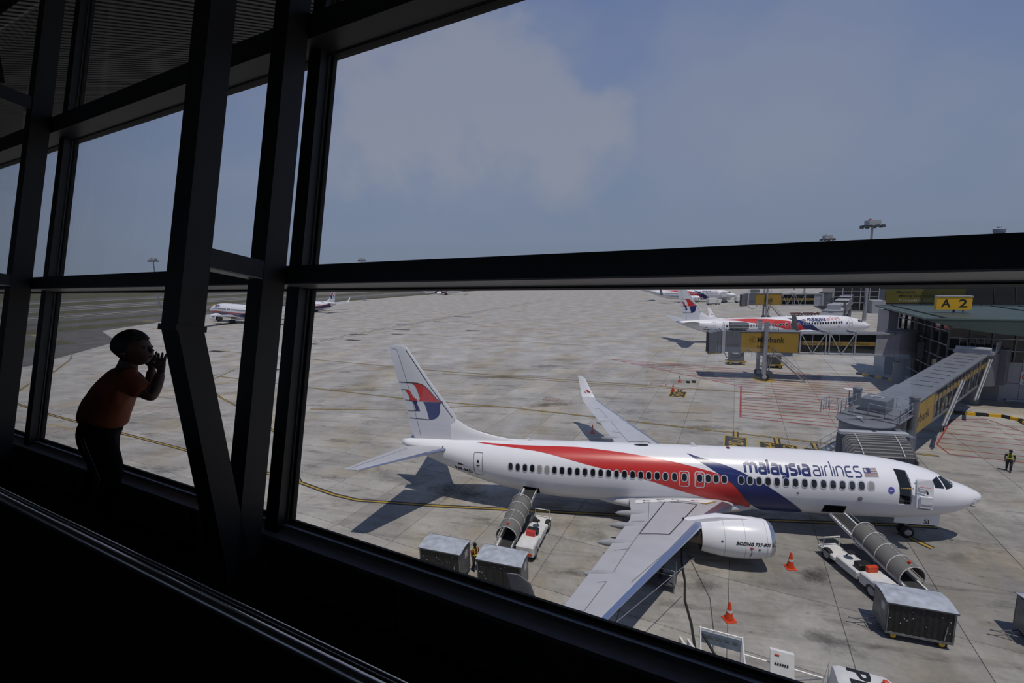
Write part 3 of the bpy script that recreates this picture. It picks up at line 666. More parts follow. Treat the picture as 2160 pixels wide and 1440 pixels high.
    outline('service_port', 7.35, 2.85, .26, .28, .12, .05, SEAM); decal('service_port_cap', [[(.09*math.cos(a), .1*math.sin(a)) for a in np.linspace(0, 2*PI, 13)[:-1]]], lambda x, y: hull(7.35+x, 2.85+y, .016, sd), SEAM, P)
    outline('outflow_port', 10.75, 3.02, .14, .12, .05, .03, BLACK)
    # ---- registration under the tail
    if full:
        text('registration', '9M-MSI', .46, (lambda x, y: hull(33.42-x, 3.06+y*.95-.12*x, .014, sd)) if sd < 0 else (lambda x, y: hull(31.4+x, 3.0+y, .014, sd)), BLACK, P, .006, dx=.2, dy=.1, width=1.45)
        decal('reg_flag', [[(33.05, 3.52), (33.05, 3.70), (32.6, 3.56), (32.6, 3.50)]], F, BLACK, P)
        decal('tail_vent', [rrect(.10, .34, .03)], lambda x, y: hull(34.35+x, 4.55+y, .012, sd), BLACK, P)
    # ---- cockpit glazing (both sides)
    for side in (sd, -sd):
        for q in ([(2.02, 3.46), (2.62, 3.44), (2.72, 3.94), (2.42, 3.90), (2.06, 3.60)], [(2.72, 3.48), (3.26, 3.56), (3.28, 3.90), (2.82, 3.98)], [(1.84, 3.52), (1.94, 3.46), (1.99, 3.60), (2.34, 3.88), (2.28, 3.89), (1.92, 3.60)]):
            decal('cockpit_window', [q], lambda s, z: hull(s, z, .012, side), DGLASS, P, .1, .05)
    # ---- nose details
    for s, z in ((.85, 2.72), (.92, 2.45), (1.0, 2.3)):
        p = hull(s, z, 0, sd); MB().tube([p, p+Vector((0, sd*.12, .0)), p+Vector((.16, sd*.13, .0))], .025, 6).build('pitot_probe', BLACK if z < 2.4 else SMETAL, P)
    # ---- belly fairing
    mb = MB(); rings = []
    for s in np.linspace(12.6, 23.2, 22):
        k = math.sin(PI*(s-12.4)/11.0)**.55; rings.append([T(s, (HW(s)*.25+1.72*k)*math.cos(a), 1.55+(.45+.25*k)*(0 if math.sin(a) < 0 else 1)*math.sin(a)+(.35+.38*k)*(1 if math.sin(a) < 0 else 0)*math.sin(a)) for a in np.linspace(0, 2*PI, 25)[:-1]])
    mb.loft(rings).build('wing_body_fairing', mat('fairing_grey', (.62, .62, .64), .35), P, True)
    # ---- wings
    for side in (-1, 1):
        wl = 5.35 if side != sd else 3.65; wt = 7.30 if side == sd else 5.95
        secs = [((14.1, 1.2, 1.80), 6.75, .125, (0, 1)), ((14.45, 1.9, 1.87), 6.40, .12, (0, 1)), ((16.1, 3.9, 2.12), 4.72, .115, (0, 1)), ((16.75, 5.0, 2.25), 4.20, .11, (0, 1)), ((20.2, 11.0, 2.90), 2.80, .10, (0, 1)), ((22.35, 14.7, 3.28), 1.98, .10, (0, 1)), ((23.45, 16.7, 3.50), 1.52, .10, (-.15, 1)),
                ((23.72, 17.15, 3.70), 1.35, .10, (-.6, .8)), ((23.95, 17.40, 4.05), 1.22, .09, (-.94, .3)), ((24.75, 17.75, wt-.35), .72, .08, (-1, .12)), ((25.15, 17.83, wt), .40, .07, (-1, .1))]
        S = Surf(secs, side); w = S.build('wing', WINGG, P)
        S.build('slat', METAL, w, .11, .012, secs[3:7]); S.build('krueger_flap', METAL, w, .10, .012, secs[1:3])
        S.build('winglet', white if side != sd else mat('winglet_shaded', (.20, .20, .215), .4), w, 1., .006, secs[7:])  # near winglet coloured darker to paint in its shaded face
        if side == sd or full:
            LINE = mat('panel_seam', (.04, .04, .045), .6); FT = lambda x, y: S.top(x, y, .014)
            pan = [(18.62, 2.35), (16.75, 2.75), (18.95, 7.0), (20.55, 7.05)]
            decal('walk_line', [q for a, b in zip(pan, pan[1:]+pan[:1]) for q in ribbon([a, b], .06)], FT, LINE, w, .3, .3)
            sp = [ribbon([(16.95+(y-3)*.55+2.6-(y-3)*.16, y), (16.95+(y+4-3)*.55+2.6-(y+1)*.16, y+4)], .03) for y in (3.2, 7.6)]
            fl = [ribbon(p, .035) for p in ([(19.6, 2.2), (19.9, 5.2)], [(19.95, 5.4), (21.2, 8.8), (22.0, 11.2)], [(21.15, 8.8), (21.9, 9.0)], [(22.3, 12.0), (23.2, 14.3)], [(22.7, 12.1), (22.3, 12.0)], [(23.6, 14.2), (23.2, 14.3)], [(20.1, 5.3), (20.9, 5.3)], [(18.0, 9.0), (22.6, 15.6)], [(17.5, 5.9), (21.2, 11.9)])]
            decal('panel_seams', [q for p in fl for q in p], FT, mat('panel_seam_soft', (.20, .20, .21), .6), w, .3, .3)
            if side == sd:
                decal('walkway', [[(20.45, 1.95), (18.4, 1.95), (16.1, 1.92), (15.35, 1.95), (16.2, 2.5), (17.4, 2.35), (20.5, 2.55)]], lambda x, y: S.top(x, y, .018), white, w, .3, .2)
                ar = []
                for x, y in ((19.9, 2.1), (19.9, 2.42), (19.0, 2.08), (18.9, 2.32), (18.1, 2.05), (17.8, 2.28), (16.9, 2.2)):
                    ar += [[(x, y-.025), (x, y+.025), (x-.38, y+.025), (x-.38, y-.025)], [(x+.16, y), (x-.02, y+.08), (x-.02, y-.08)]]
                for k in range(0, len(ar), 2): decal('exit_arrow', ar[k:k+2], lambda x, y: S.top(x, y, .022), BLACK, w, .3, .2)
                decal('walk_edge', ribbon([(15.5, 2.05), (16.2, 2.55), (16.5, 2.52)], .1), lambda x, y: S.top(x, y, .022), YELLOW, w, .3, .2)
        for (x0, y0, ln) in ((20.5, 4.0, 1.3), (20.85, 5.8, 1.35), (21.5, 8.0, 1.35), (22.4, 11.2, 1.0)):
            mb = MB(); zz = 1.72+.105*y0
            mb.loft([[T(x0+dx, side*(y0+r*math.cos(a)), zz-.05+r*1.3*math.sin(a)) for a in np.linspace(0, 2*PI, 11)[:-1]] for dx, r in ((-1.2, .03), (-.6, .15), (0, .19), (ln*.55, .15), (ln*.85, .09), (ln, .015))])
            mb.build('flap_track_fairing', LGREY, w, True)
        # engines
        for ey, es in engines:
            ez = 1.56+.105*(ey-4.83); E_ = lambda s, a, r, fl=0: T(s, side*(ey+r*math.cos(a)), ez+r*(math.sin(a) if math.sin(a) > 0 else math.sin(a)*(1-.10*fl)))
            prof = [(0, .95, 1), (.10, 1.02, 1), (.35, 1.09, .9), (.9, 1.15, .6), (1.7, 1.16, .3), (2.6, 1.10, .1), (3.3, .98, 0), (3.75, .88, 0)]
            al = np.linspace(0, 2*PI, 33)[:-1]; mb = MB(); mb.loft([[E_(es+d, a, r, f) for a in al] for d, r, f in prof], False, False)
            nac = mb.build('engine_nacelle', white, P, True)
            mb = MB(); mb.loft([[E_(es+d, a, r, 1) for a in al] for d, r in ((.20, 1.055), (.06, 1.01), (-.03, .94), (.03, .86), (.2, .81), (.55, .78))], False, False); mb.build('inlet_lip', CHROME, nac, True)
            mb = MB(); mb.loft([[E_(es+d, a, r) for a in al] for d, r in ((.5, .78), (.85, .77), (.86, .2), (.6, .02))], False, True); mb.build('fan', DGREY, nac, True)
            mb = MB(); mb.loft([[E_(es+d, a, r) for a in al] for d, r in ((3.0, .84), (3.76, .865), (3.7, .62), (4.3, .50), (4.75, .42), (4.74, .25), (5.2, .05))], False, True); mb.build('exhaust', mat('exhaust_metal', (.16, .14, .12), .4, .8), nac, True)
            mb = MB(); mb.loft([[T(s, side*(ey+dw), z) for dw, z in ((-w_, z0), (w_, z0), (w_, z1-.06), (0, z1), (-w_, z1-.06))] for s, w_, z0, z1 in ((es+.9, .03, ez+1.0, ez+1.17), (es+1.5, .16, ez+.9, ez+1.30), (es+2.9, .24, ez+.7, ez+1.32), (es+4.4, .20, ez+.45, ez+.98), (es+5.6, .06, ez+.5, ez+.75))])
            mb.build('pylon', white, P, True)
            if side == sd and full:
                def NF(s, g, off=.012):
                    r = float(np.interp(s-es, [p[0] for p in prof], [p[1] for p in prof]))+off; return E_(s, g, r)
                if sd < 0: tf = lambda x, y: NF(es+2.05-x, .16+(y)/1.26)
                else: tf = lambda x, y: NF(es+.3+x, -.30+y/1.26)
                text('engine_title', 'BOEING 737-800', .27, tf, BLACK, nac, .010, .35, .3, .06, width=1.80)
                for ss_ in (.42, 1.55, 2.6): decal('cowl_seam', [[(es+ss_-.008, -1.2), (es+ss_+.008, -1.2), (es+ss_+.008, 1.5), (es+ss_-.008, 1.5)]], lambda x, y: NF(x, y, .006), mat('cowl_seam', (.42, .42, .43), .5), nac, .5, .08)
                for x, y in ((es+.85, -.02), (es+2.75, .25)): decal('service_mark', [[(x+.06*math.cos(a), y+.06*math.sin(a)) for a in np.linspace(0, 2*PI, 11)[:-1]]], lambda x_, y_: NF(x_, y_), DGREY, nac)
                decal('service_arrow', ribbon([(es+1.25, .02), (es+1.22, -.18), (es+1.28, -.55)], .03), lambda x, y: NF(x, y), BLACK, nac, .3, .06)
                decal('service_arrow', [[(es+1.1, .03), (es+1.32, .09), (es+1.32, -.03)]], lambda x, y: NF(x, y), RED, nac, .3, .06)
        # stabiliser
        st = Surf([((33.7, .55, 4.45), 4.1, .10, (0, 1)), ((34.2, 1.1, 4.52), 3.65, .10, (0, 1)), ((37.25, 7.0, 5.50), 1.35, .09, (0, 1)), ((37.55, 7.2, 5.53), .98, .05, (0, 1))], side)
        sb = st.build('stabiliser', WINGG, P); st.build('stabiliser_edge', METAL, sb, .07, .008)
        decal('elevator_seam', ribbon([(37.0, 1.3), (38.1, 6.9)], .04), lambda x, y: st.top(x, y, .012), mat('panel_seam_soft', (.2, .2, .21)), sb, .3, .3)
    # ---- fin (thickness along y)
    fin = [((33.0, 5.0), 3.95), ((33.35, 6.0), 4.0), ((33.55, 6.9), 3.82), ((35.30, 9.3), 2.72), ((37.15, 12.12), 1.50), ((37.45, 12.28), 1.10)]
    def frow(sz, ch, tr=.085): return [T(sz[0]+c*ch, foil(c)*tr*ch, sz[1]) for c in CU[::-1]]+[T(sz[0]+c*ch, -foil(c)*tr*ch, sz[1]) for c in CU[1:]]
    MB().loft([frow(a, b) for a, b in fin]).build('fin', mat('fin_white', (.66, .67, .70), .35), P, True)
    mb = MB(); tops = mono([28.4, 29.4, 31.0, 32.4, 33.4, 33.8], [5.05, 5.18, 5.48, 5.92, 6.55, 6.8]); rings = []
    for s in np.linspace(28.4, 33.9, 14):
        h = tops(s)-4.9; w_ = .06+.17*(s-28.4)/5.5; rings.append([T(s, w_, 4.85), T(s, w_*.8, 4.9+h*.5), T(s, w_*.35, 4.9+h*.93), T(s, 0, 4.9+h), T(s, -w_*.35, 4.9+h*.93), T(s, -w_*.8, 4.9+h*.5), T(s, -w_, 4.85)])
    mb.loft(rings).build('dorsal_fin', white, P, True)
    def FN(s, z, off=.012):
        for (a, ca), (b, cb) in zip(fin, fin[1:]):
            if a[1] <= z <= b[1]: break
        f = (z-a[1])/(b[1]-a[1]); le = a[0]*(1-f)+b[0]*f; ch = ca*(1-f)+cb*f; c = min(1, max(0, (s-le)/ch)); return T(s, sd*(foil(c)*.085*ch+off), z)
    decal('tail_emblem_red', LOGO['red'], FN, RED, P, .3, .3); decal('tail_emblem_navy', LOGO['navy'], FN, NAVY, P, .3, .3); decal('tail_emblem_outline', LOGO['black'], lambda s, z: FN(s, z, .015), BLACK, P, .3, .3)
    if full:
        sm = mat('panel_seam_soft', (.2, .2, .21))
        decal('fin_edge_seam', ribbon([(33.75, 6.75), (35.55, 9.3), (37.25, 11.95)], .05), FN, mat('panel_seam', (.04, .04, .045)), P, .2, .2)
        decal('rudder_seam', ribbon([(36.4, 5.2), (37.0, 8.3), (37.5, 10.2), (37.9, 11.7), (38.0, 12.0), (38.4, 12.05)], .03), FN, sm, P, .2, .2)
        decal('fin_seam', ribbon([(33.55, 5.1), (33.6, 6.6)], .03), FN, sm, P, .2, .2)
        d = LOGO  # small emblem on the far winglet
        for k, m_ in (('red', RED), ('navy', NAVY)):
            decal('winglet_emblem', [[((x-36)*.38, (y-8)*.38) for x, y in p] for p in d[k]], lambda x, y: T(24.15+.30*(y+.5)+x*.75, -sd*(17.30+.09*(y+.5)), 3.95+y), m_, P)
    # ---- aerials, beacon
    for s, h in ((16.3, .34), (27.6, .26)):
        mb = MB(); b = ZT(s)-.02; mb.loft([[T(s+.18+dx, dy, b) for dx, dy in ((-.22, 0), (0, .02), (.18, 0), (0, -.02))], [T(s+.42+dx, dy, b+h) for dx, dy in ((-.1, 0), (0, .012), (.08, 0), (0, -.012))]]); mb.build('blade_aerial', white, P)
    mb = MB(); mb.loft([[T(20.0+.5*r*math.cos(a), .16*r*math.sin(a), ZT(20)+h) for a in np.linspace(0, 2*PI, 17)[:-1]] for r, h in ((1, -.01), (.95, .03), (.5, .05))]); mb.build('adf_aerial', BLACK, P, True)
    mb = MB(); mb.loft([[T(14.4+r*math.cos(a), r*math.sin(a), ZT(14)+h) for a in np.linspace(0, 2*PI, 13)[:-1]] for r, h in ((.14, -.01), (.12, .06), (.04, .09))]); mb.build('beacon', mat('beacon_red', (.12, .01, .01), .3), P, True)
    # ---- landing gear
    def gear(s, y, r, wtr, zt):
        g = MB(); h = MB(); t = MB()
        z0 = r; 
        for dy in (-wtr, wtr): wheel(t, h, (-s, y+dy, r), r, wtr*1.25)
        strut = MB(); strut.tube([(-s, y-wtr*1.2, r), (-s, y+wtr*1.2, r)], .06, 8); strut.tube([(-s, y, r), (-s, y, zt)], .09, 10); strut.tube([(-s, y, r+.4), (-s-.9, y, zt)], .05, 8)
        o = strut.build('gear_strut', SMETAL, P, True); t.build('tyres', RUBBER, o, True); h.build('hubs', LGREY, o, True); return o
    gear(3.75, 0, .35, .20, 1.9)
    for y in (-2.86, 2.86): gear(19.6, y, .56, .43, 1.9)
    z0 = ZB(3.2)+(20-3.2)*TI
    for y in (-.33, .33):
        gd = MB().hexa([(-4.6, y-.015, .98), (-2.2, y-.015, .98), (-2.2, y+.015, .98), (-4.6, y+.015, .98), (-4.6, y-.015, z0+.1), (-2.2, y-.015, z0+.15), (-2.2, y+.015, z0+.15), (-4.6, y+.015, z0+.1)]).build('gear_door', white, P)
        if full and y*sd > 0:
            text('gear_letters', 'SI', .42, frame_fn((-3.0, y+sd*.02, 1.05), (1, 0, 0), (0, 0, 1)) if sd < 0 else frame_fn((-2.5, y+.02, 1.05), (-1, 0, 0), (0, 0, 1)), BLACK, gd, .012)
    if doors_open:
        # R1 door swung forward against the nose, inner face outwards
        dg = Vector((0, 0, 0)); c = T(4.33, sd*2.26, 3.52)
        d0 = MB(); o_ = rrect(.78, 1.74, .14); fx = Vector((1, -sd*-.10, 0)).normalized(); nrm = Vector((.10, sd, .10)).normalized(); up = Vector((0, -sd*.12, 1)).normalized()
        def DF(x, y, o): return c+fx*x+up*y+nrm*(o-.12*abs(y/.87)**2)
        d0.loft([[DF(x, y, 0) for x, y in o_], [DF(x, y, .13) for x, y in o_]]); dr = d0.build('service_door', white, P)
        d1 = MB(); d1.loft([[DF(x, y, .10) for x, y in rrect(.60, .72, .06, cx=0, cy=-.42)], [DF(x, y, .24) for x, y in rrect(.56, .68, .06, cx=0, cy=-.42)]]); d1.build('slide_pack', white, dr)
        for y in (-.60, -.52): MB().tube([DF(-.25, y, .24), DF(.26, y, .24)], .008, 5).build('pack_seam', DGREY, dr)
        MB().tube([DF(-.28, .45, .17), DF(.2, .45, .17)], .022, 6).build('grab_handle', RED, dr)
        MB().tube([DF(-.2+.3*math.cos(a), .05+.3*math.sin(a), .17) for a in np.linspace(.3, 2.6, 9)], .016, 6).build('handle_arc', DGREY, dr)
        MB().tube([DF(.0, .3, .16), DF(.05, .05, .18)], .035, 6).build('handle_lever', BLACK, dr); MB().tube([DF(-.35, -.84, .14), DF(.35, -.84, .14)], .03, 6).build('girt_bar', SMETAL, dr)
        MB().bar(T(4.58, sd*1.78, 4.0), c+Vector((-.3, 0, .4)), .06, .06).build('door_hinge', LGREY, dr)
        mb = MB()
        for k in range(7): s = 4.60+k*.1; mb.bar(T(s, sd*1.76, 3.62-.0*k), T(s+.05, sd*1.76, 3.62), .03, .05)
        mb.build('safety_strap', SIGNY, fus)
    return root

p1 = empty('airliner', (0, 0, 0), 0, 'white twin-engine airliner in the foreground with open front service door and cargo hatches', 'airplane', 'airliners with red and blue sweep')
aircraft(p1)

# ================================================================== people
def wkids(root):
    """keep children that were modelled in world coordinates in place under a placed root"""
    inv = (Matrix.Translation(root.location) @ root.rotation_euler.to_matrix().to_4x4()).inverted()
    for o in root.children: o.matrix_parent_inverse = inv
    return root
def skin_obj(name, nodes, edges, m, parent, sub=2, root=0):
    me = bpy.data.meshes.new(name); me.from_pydata([n[0] for n in nodes], edges, []); o = bpy.data.objects.new(name, me); COL.objects.link(o)
    o.modifiers.new('s', 'SKIN'); sv = me.skin_vertices[0].data
    for i, n in enumerate(nodes):
        r = n[1]; sv[i].radius = (r, r) if isinstance(r, float) else r
        sv[i].use_root = (i == root)
    ss = o.modifiers.new('b', 'SUBSURF'); ss.levels = ss.render_levels = sub
    dg = bpy.context.evaluated_depsgraph_get(); ev = bpy.data.meshes.new_from_object(o.evaluated_get(dg)); bpy.data.objects.remove(o); bpy.data.meshes.remove(me)
    ev.name = name; ev.materials.clear(); ev.materials.append(m)
    for p in ev.polygons: p.use_smooth = True
    return link(name, ev, parent)
def join_into(o, mb):
    bm = bmesh.new(); bm.from_mesh(o.data); me = mb.mesh('t', None, True); bm.from_mesh(me); bm.to_mesh(o.data); bm.free()
    for p in o.data.polygons: p.use_smooth = True
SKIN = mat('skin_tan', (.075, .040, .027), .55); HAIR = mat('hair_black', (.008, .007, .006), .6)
def boy():
    base = grid(0, 0)
    R = empty('person', Vector((CAM.x, CAM.y, ZF))+GX*-3.60+GY*1.20, GA, 'boy in orange shirt and dark striped track pants leaning on the window', 'person')
    O_ = Vector((-3.60, 1.20, 0)); J = lambda a, b, h: Vector((a, b, h))-O_
    FW = Vector((.86, .51, 0)); SI = Vector((.44, -.88, .03)); UP = Vector((0, 0, 1))
    hc = J(-3.398, 1.440, 1.100)
    head = lambda f, s, u: tuple(hc+FW*f+SI*s+UP*u)
    shN, elN, wrN = J(-3.335, 1.350, .928), J(-3.215, 1.425, .795), J(-3.250, 1.505, .950); shF, elF, wrF = J(-3.545, 1.455, .905), J(-3.420, 1.505, .80), J(-3.42, 1.535, .95)
    nk = J(-3.432, 1.415, .985); ch = J(-3.460, 1.382, .880); be = J(-3.540, 1.310, .730); pe = J(-3.580, 1.270, .615)
    hpN, hpF, knN, knF = J(-3.500, 1.235, .585), J(-3.625, 1.300, .575), J(-3.425, 1.235, .345), J(-3.585, 1.272, .325)
    anN, anF = J(-3.530, 1.175, .075), J(-3.725, 1.195, .075)
    n = [(pe, .075), (be, .075), (ch, .080), (nk, .050), (head(-.02, 0, -.03), .058),
         (shN, .045), (elN, .040), (wrN, .028), (shF, .045), (elF, .040), (wrF, .028), (hpN, .060), (knN, .050), (anN, .040), (hpF, .060), (knF, .050), (anF, .040)]
    e = [(0, 1), (1, 2), (2, 3), (3, 4), (2, 5), (5, 6), (6, 7), (2, 8), (8, 9), (9, 10), (0, 11), (11, 12), (12, 13), (0, 14), (14, 15), (15, 16)]
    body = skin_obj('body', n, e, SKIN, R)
    def skull(ph, th, g=0.):
        u = math.sin(ph); c = math.cos(ph); f, w = c*math.cos(th), c*math.sin(th)
        kf = .098 if f > 0 else (.106*(1-.50*max(0, -u)))
        return head(f*(kf+g)+.030*max(0, -u)*(1 if f > 0 else .3), w*(.076*(1-.22*max(0, -u))+g), u*(.108+g)+.0)
    x = MB()
    for wr, sgn in ((wrN, 1), (wrF, -1)):
        # hand held upright beside the face: palm, four fingers, thumb on the face side
        up = (Vector((.02, .07, 1))).normalized(); out = FW.copy(); nrm = SI
        palm = [wr-up*.015, wr+up*.02, wr+up*.045, wr+up*.068]
        x.loft([[p+out*w*math.cos(a)+nrm*t*math.sin(a) for a in np.linspace(0, 2*PI, 13)[:-1]] for p, w, t in zip(palm, (.019, .026, .031, .031), (.016, .014, .013, .011))])
        for k, (off, ln) in enumerate(((.024, .050), (.008, .058), (-.008, .055), (-.023, .043))):
            b0 = wr+up*.062+out*off; f1 = b0+up*ln*.5+out*off*.25+nrm*.002; f2 = b0+up*ln+out*(off*.55)-nrm*.004*sgn
            x.tube([b0, f1, b0+(f2-b0)*.85, f2], [.0085, .008, .007, .003], 8)
        b0 = wr+up*.026-out*.022; x.tube([b0, b0-out*.016+up*.016, b0-out*.026+up*.034, b0-out*.028+up*.042], [.011, .0095, .008, .003], 8)
    x.loft([[skull(p, t) for t in np.linspace(0, 2*PI, 25)[:-1]] for p in np.linspace(-PI/2*.97, PI/2*.97, 17)])
    # nose, lips, ears
    x.tube([head(.093, 0, .008), head(.112, 0, -.022), head(.100, 0, -.032)], [.008, .013, .008], 8)
    x.tube([head(.092, 0, -.050), head(.101, 0, -.055), head(.094, 0, -.064)], [.012, .009, .010], 8)
    for s in (-1, 1): x.lathe([(.004, -.012), (.020, -.006), (.024, .004), (.012, .010)], 10, 'z', tuple(hc-FW*.014+SI*s*.076-UP*.022))
    join_into(body, x)
    for s in (-1, 1): MB().lathe([(.002, -.008), (.009, -.004), (.009, .004), (.002, .008)], 8, 'z', head(.090, s*.030, .004)).build('eye', BLACK, R, True)
    # short hair: cap over the skull
    hm = MB(); rings = []
    for k in range(12):
        ring = []
        for b in np.linspace(0, 2*PI, 33)[:-1]:
            fr = math.cos(b); low = .52 if fr > .45 else (-.62 if fr < -.25 else (.52-(.45-fr)/.70*1.14)); low += .05*math.sin(9*b)
            ph = PI/2*.98-(PI/2*.98-low)*k/11; ring.append(skull(ph, b, .011+.003*math.sin(5*b+3*ph)))
        rings.append(ring)
    rings.append([tuple(Vector(p)*.9+hc*.1) for p in rings[-1]])
    hm.loft(rings, True, True).build('hair', HAIR, R, True)
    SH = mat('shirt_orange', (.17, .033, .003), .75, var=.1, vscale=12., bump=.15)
    mid = lambda p, q, t: p*(1-t)+q*t
    n = [(be, (.118, .140)), (ch, (.108, .135)), (mid(ch, nk, .72), .078), (shN, .072), (mid(shN, elN, .75), .062), (shF, .072), (mid(shF, elF, .75), .062), (mid(be, pe, .45)+FW*.012, (.124, .142)), (mid(be, pe, .95)+FW*.022-UP*.012, (.122, .140))]
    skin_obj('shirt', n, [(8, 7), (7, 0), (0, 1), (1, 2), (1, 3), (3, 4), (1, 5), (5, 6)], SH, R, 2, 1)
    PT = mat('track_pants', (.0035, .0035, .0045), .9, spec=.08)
    n = [(mid(be, pe, .15), (.100, .115)), (pe-FW*.020-UP*.02, (.135, .140)), (hpN-UP*.05-FW*.012, .100), (mid(hpN, knN, .55), .092), (knN, .082), (mid(knN, anN, .5), .076), (anN+UP*.02, .072), (hpF-UP*.05-FW*.012, .100), (mid(hpF, knF, .55), .090), (knF, .080), (mid(knF, anF, .5), .074), (anF+UP*.02, .070)]
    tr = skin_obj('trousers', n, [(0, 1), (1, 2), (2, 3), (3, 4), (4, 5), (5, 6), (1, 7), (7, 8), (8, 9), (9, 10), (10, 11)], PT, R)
    ST_ = mat('stripe_white', (.12, .125, .14), .7); ax = [pe+UP*.01, hpN-UP*.02, mid(hpN, knN, .5), knN, mid(knN, anN, .5), anN+UP*.01]; rr = [.128, .104, .094, .084, .078, .073]
    for d in (-.009, .009): MB().tube([p+SI*r*.94+FW*d for p, r in zip(ax, rr)], .0032, 6).build('side_stripe', ST_, tr, True)
    for an, sg in ((anN, 1), (anF, -1)):
        s = MB(); s.loft([[tuple(an+FW*f+SI*w*math.cos(a)+UP*(-.0745+h*max(0, math.sin(a)))) for a in np.linspace(0, 2*PI, 15)[:-1]] for f, w, h in ((-.075, .012, .03), (-.06, .032, .06), (0, .038, .075), (.06, .040, .05), (.11, .036, .035), (.135, .015, .02))])
        s.build('shoe', mat('shoe_dark', (.03, .028, .028), .6), R, True)
boy()
def worker(loc, face, label, shirt, vest, pose=0., sc=1.):
    R = empty('person', loc, face, label, 'person'); R.scale = (sc, sc, sc)
    V = lambda x, y, z: Vector((x, y, z))
    a = .18+pose
    n = [(V(0, 0, .95), (.15, .11)), (V(.0, 0, 1.18), (.15, .11)), (V(0, 0, 1.40), (.17, .10)), (V(.01, 0, 1.52), .055), (V(.02, 0, 1.64), (.10, .09)), (V(.02, 0, 1.70), .08),
         (V(0, .21, 1.40), .06), (V(.03, .28, 1.14), .05), (V(.14+pose*.2, .25, .92), .038), (V(.18+pose*.2, .24, .83), .035), (V(0, -.21, 1.40), .06), (V(.03, -.28, 1.14), .05), (V(.14, -.25, .92), .038), (V(.18, -.24, .83), .035),
         (V(0, .10, .88), .10), (V(.04+a*.3, .11, .50), .075), (V(a*.5-.05, .11, .09), .055), (V(0, -.10, .88), .10), (V(.04-a*.2, -.11, .50), .075), (V(-a*.7, -.11, .09), .055)]
    e = [(0, 1), (1, 2), (2, 3), (3, 4), (4, 5), (2, 6), (6, 7), (7, 8), (8, 9), (2, 10), (10, 11), (11, 12), (12, 13), (0, 14), (14, 15), (15, 16), (0, 17), (17, 18), (18, 19)]
    b = skin_obj('body', n, e, SKIN, R, 1); x = MB()
    for s, px in ((1, .18+pose*.2), (-1, .18)):
        for k in range(4): x.tube([(px+.01*k-.02, s*.24, .80), (px+.01*k-.01, s*.245, .74), (px+.012*k, s*.24, .70)], [.011, .010, .006], 6)
        x.tube([(px+.02, s*.22, .82), (px+.045, s*.215, .78), (px+.05, s*.215, .75)], [.012, .010, .006], 6)
    x.tube([(.11, 0, 1.68), (.135, 0, 1.645), (.115, 0, 1.635)], [.012, .016, .01], 6); join_into(b, x)
    g = [(V(0, 0, .98), (.165, .125)), (V(0, 0, 1.18), (.17, .128)), (V(0, 0, 1.40), (.185, .115)), (V(0, .22, 1.40), .072), (V(.025, .275, 1.18), .062), (V(0, -.22, 1.40), .072), (V(.025, -.275, 1.18), .062)]
    skin_obj('shirt', g, [(0, 1), (1, 2), (2, 3), (3, 4), (2, 5), (5, 6)], shirt, R, 1)
    g = [n[0], n[14], n[15], n[16], n[17], n[18], n[19]]; g = [(p, (r[0]+.015, r[1]+.015) if isinstance(r, tuple) else r+.018) for p, r in g]
    skin_obj('trousers', g, [(0, 1), (1, 2), (2, 3), (0, 4), (4, 5), (5, 6)], mat('trousers_dark', (.015, .016, .022), .8), R, 1)
    if vest:
        mb = MB()
        for s in (-1, 1): mb.bar((.125, s*.11, 1.02), (.11, s*.12, 1.46), .05, .02, (1, 0, 0)); mb.bar((-.125, s*.11, 1.02), (-.11, s*.12, 1.46), .05, .02, (1, 0, 0)); mb.bar((-.11, s*.12, 1.46), (.11, s*.12, 1.46), .05, .02)
        mb.lathe([(.178, 1.07), (.182, 1.08), (.182, 1.12), (.178, 1.13)], 16); mb.build('reflective_vest', vest, R)
    h = MB().lathe([(.112, 1.66), (.116, 1.72), (.09, 1.79), (.03, 1.815)], 14, 'z', (.01, 0, 0)); h.build('hair', HAIR, R, True)
    for s, (ax, ay) in ((1, (n[16][0].x, .11)), (-1, (n[19][0].x, -.11))): MB().bbox(ax-.09, ax+.17, ay-.05, ay+.05, 0, .10, .025).build('shoe', BLACK, R)
    return R
HIVIS = mat('hi_vis_yellow', (.55, .62, .06), .6); HIGREEN = mat('hi_vis_green', (.30, .62, .04), .6)
worker((10.1, 11.8, 0), -2.2, 'ground worker in dark clothes and hi-vis vest walking alone by the red hatching', mat('shirt_dark', (.02, .022, .03), .8), HIVIS, .35)
worker((-29.75, -8.2, 0), -.6, 'ground worker in red shirt and yellow vest standing between two baggage carts', mat('shirt_red', (.30, .025, .02), .8), HIVIS, 0., .97)

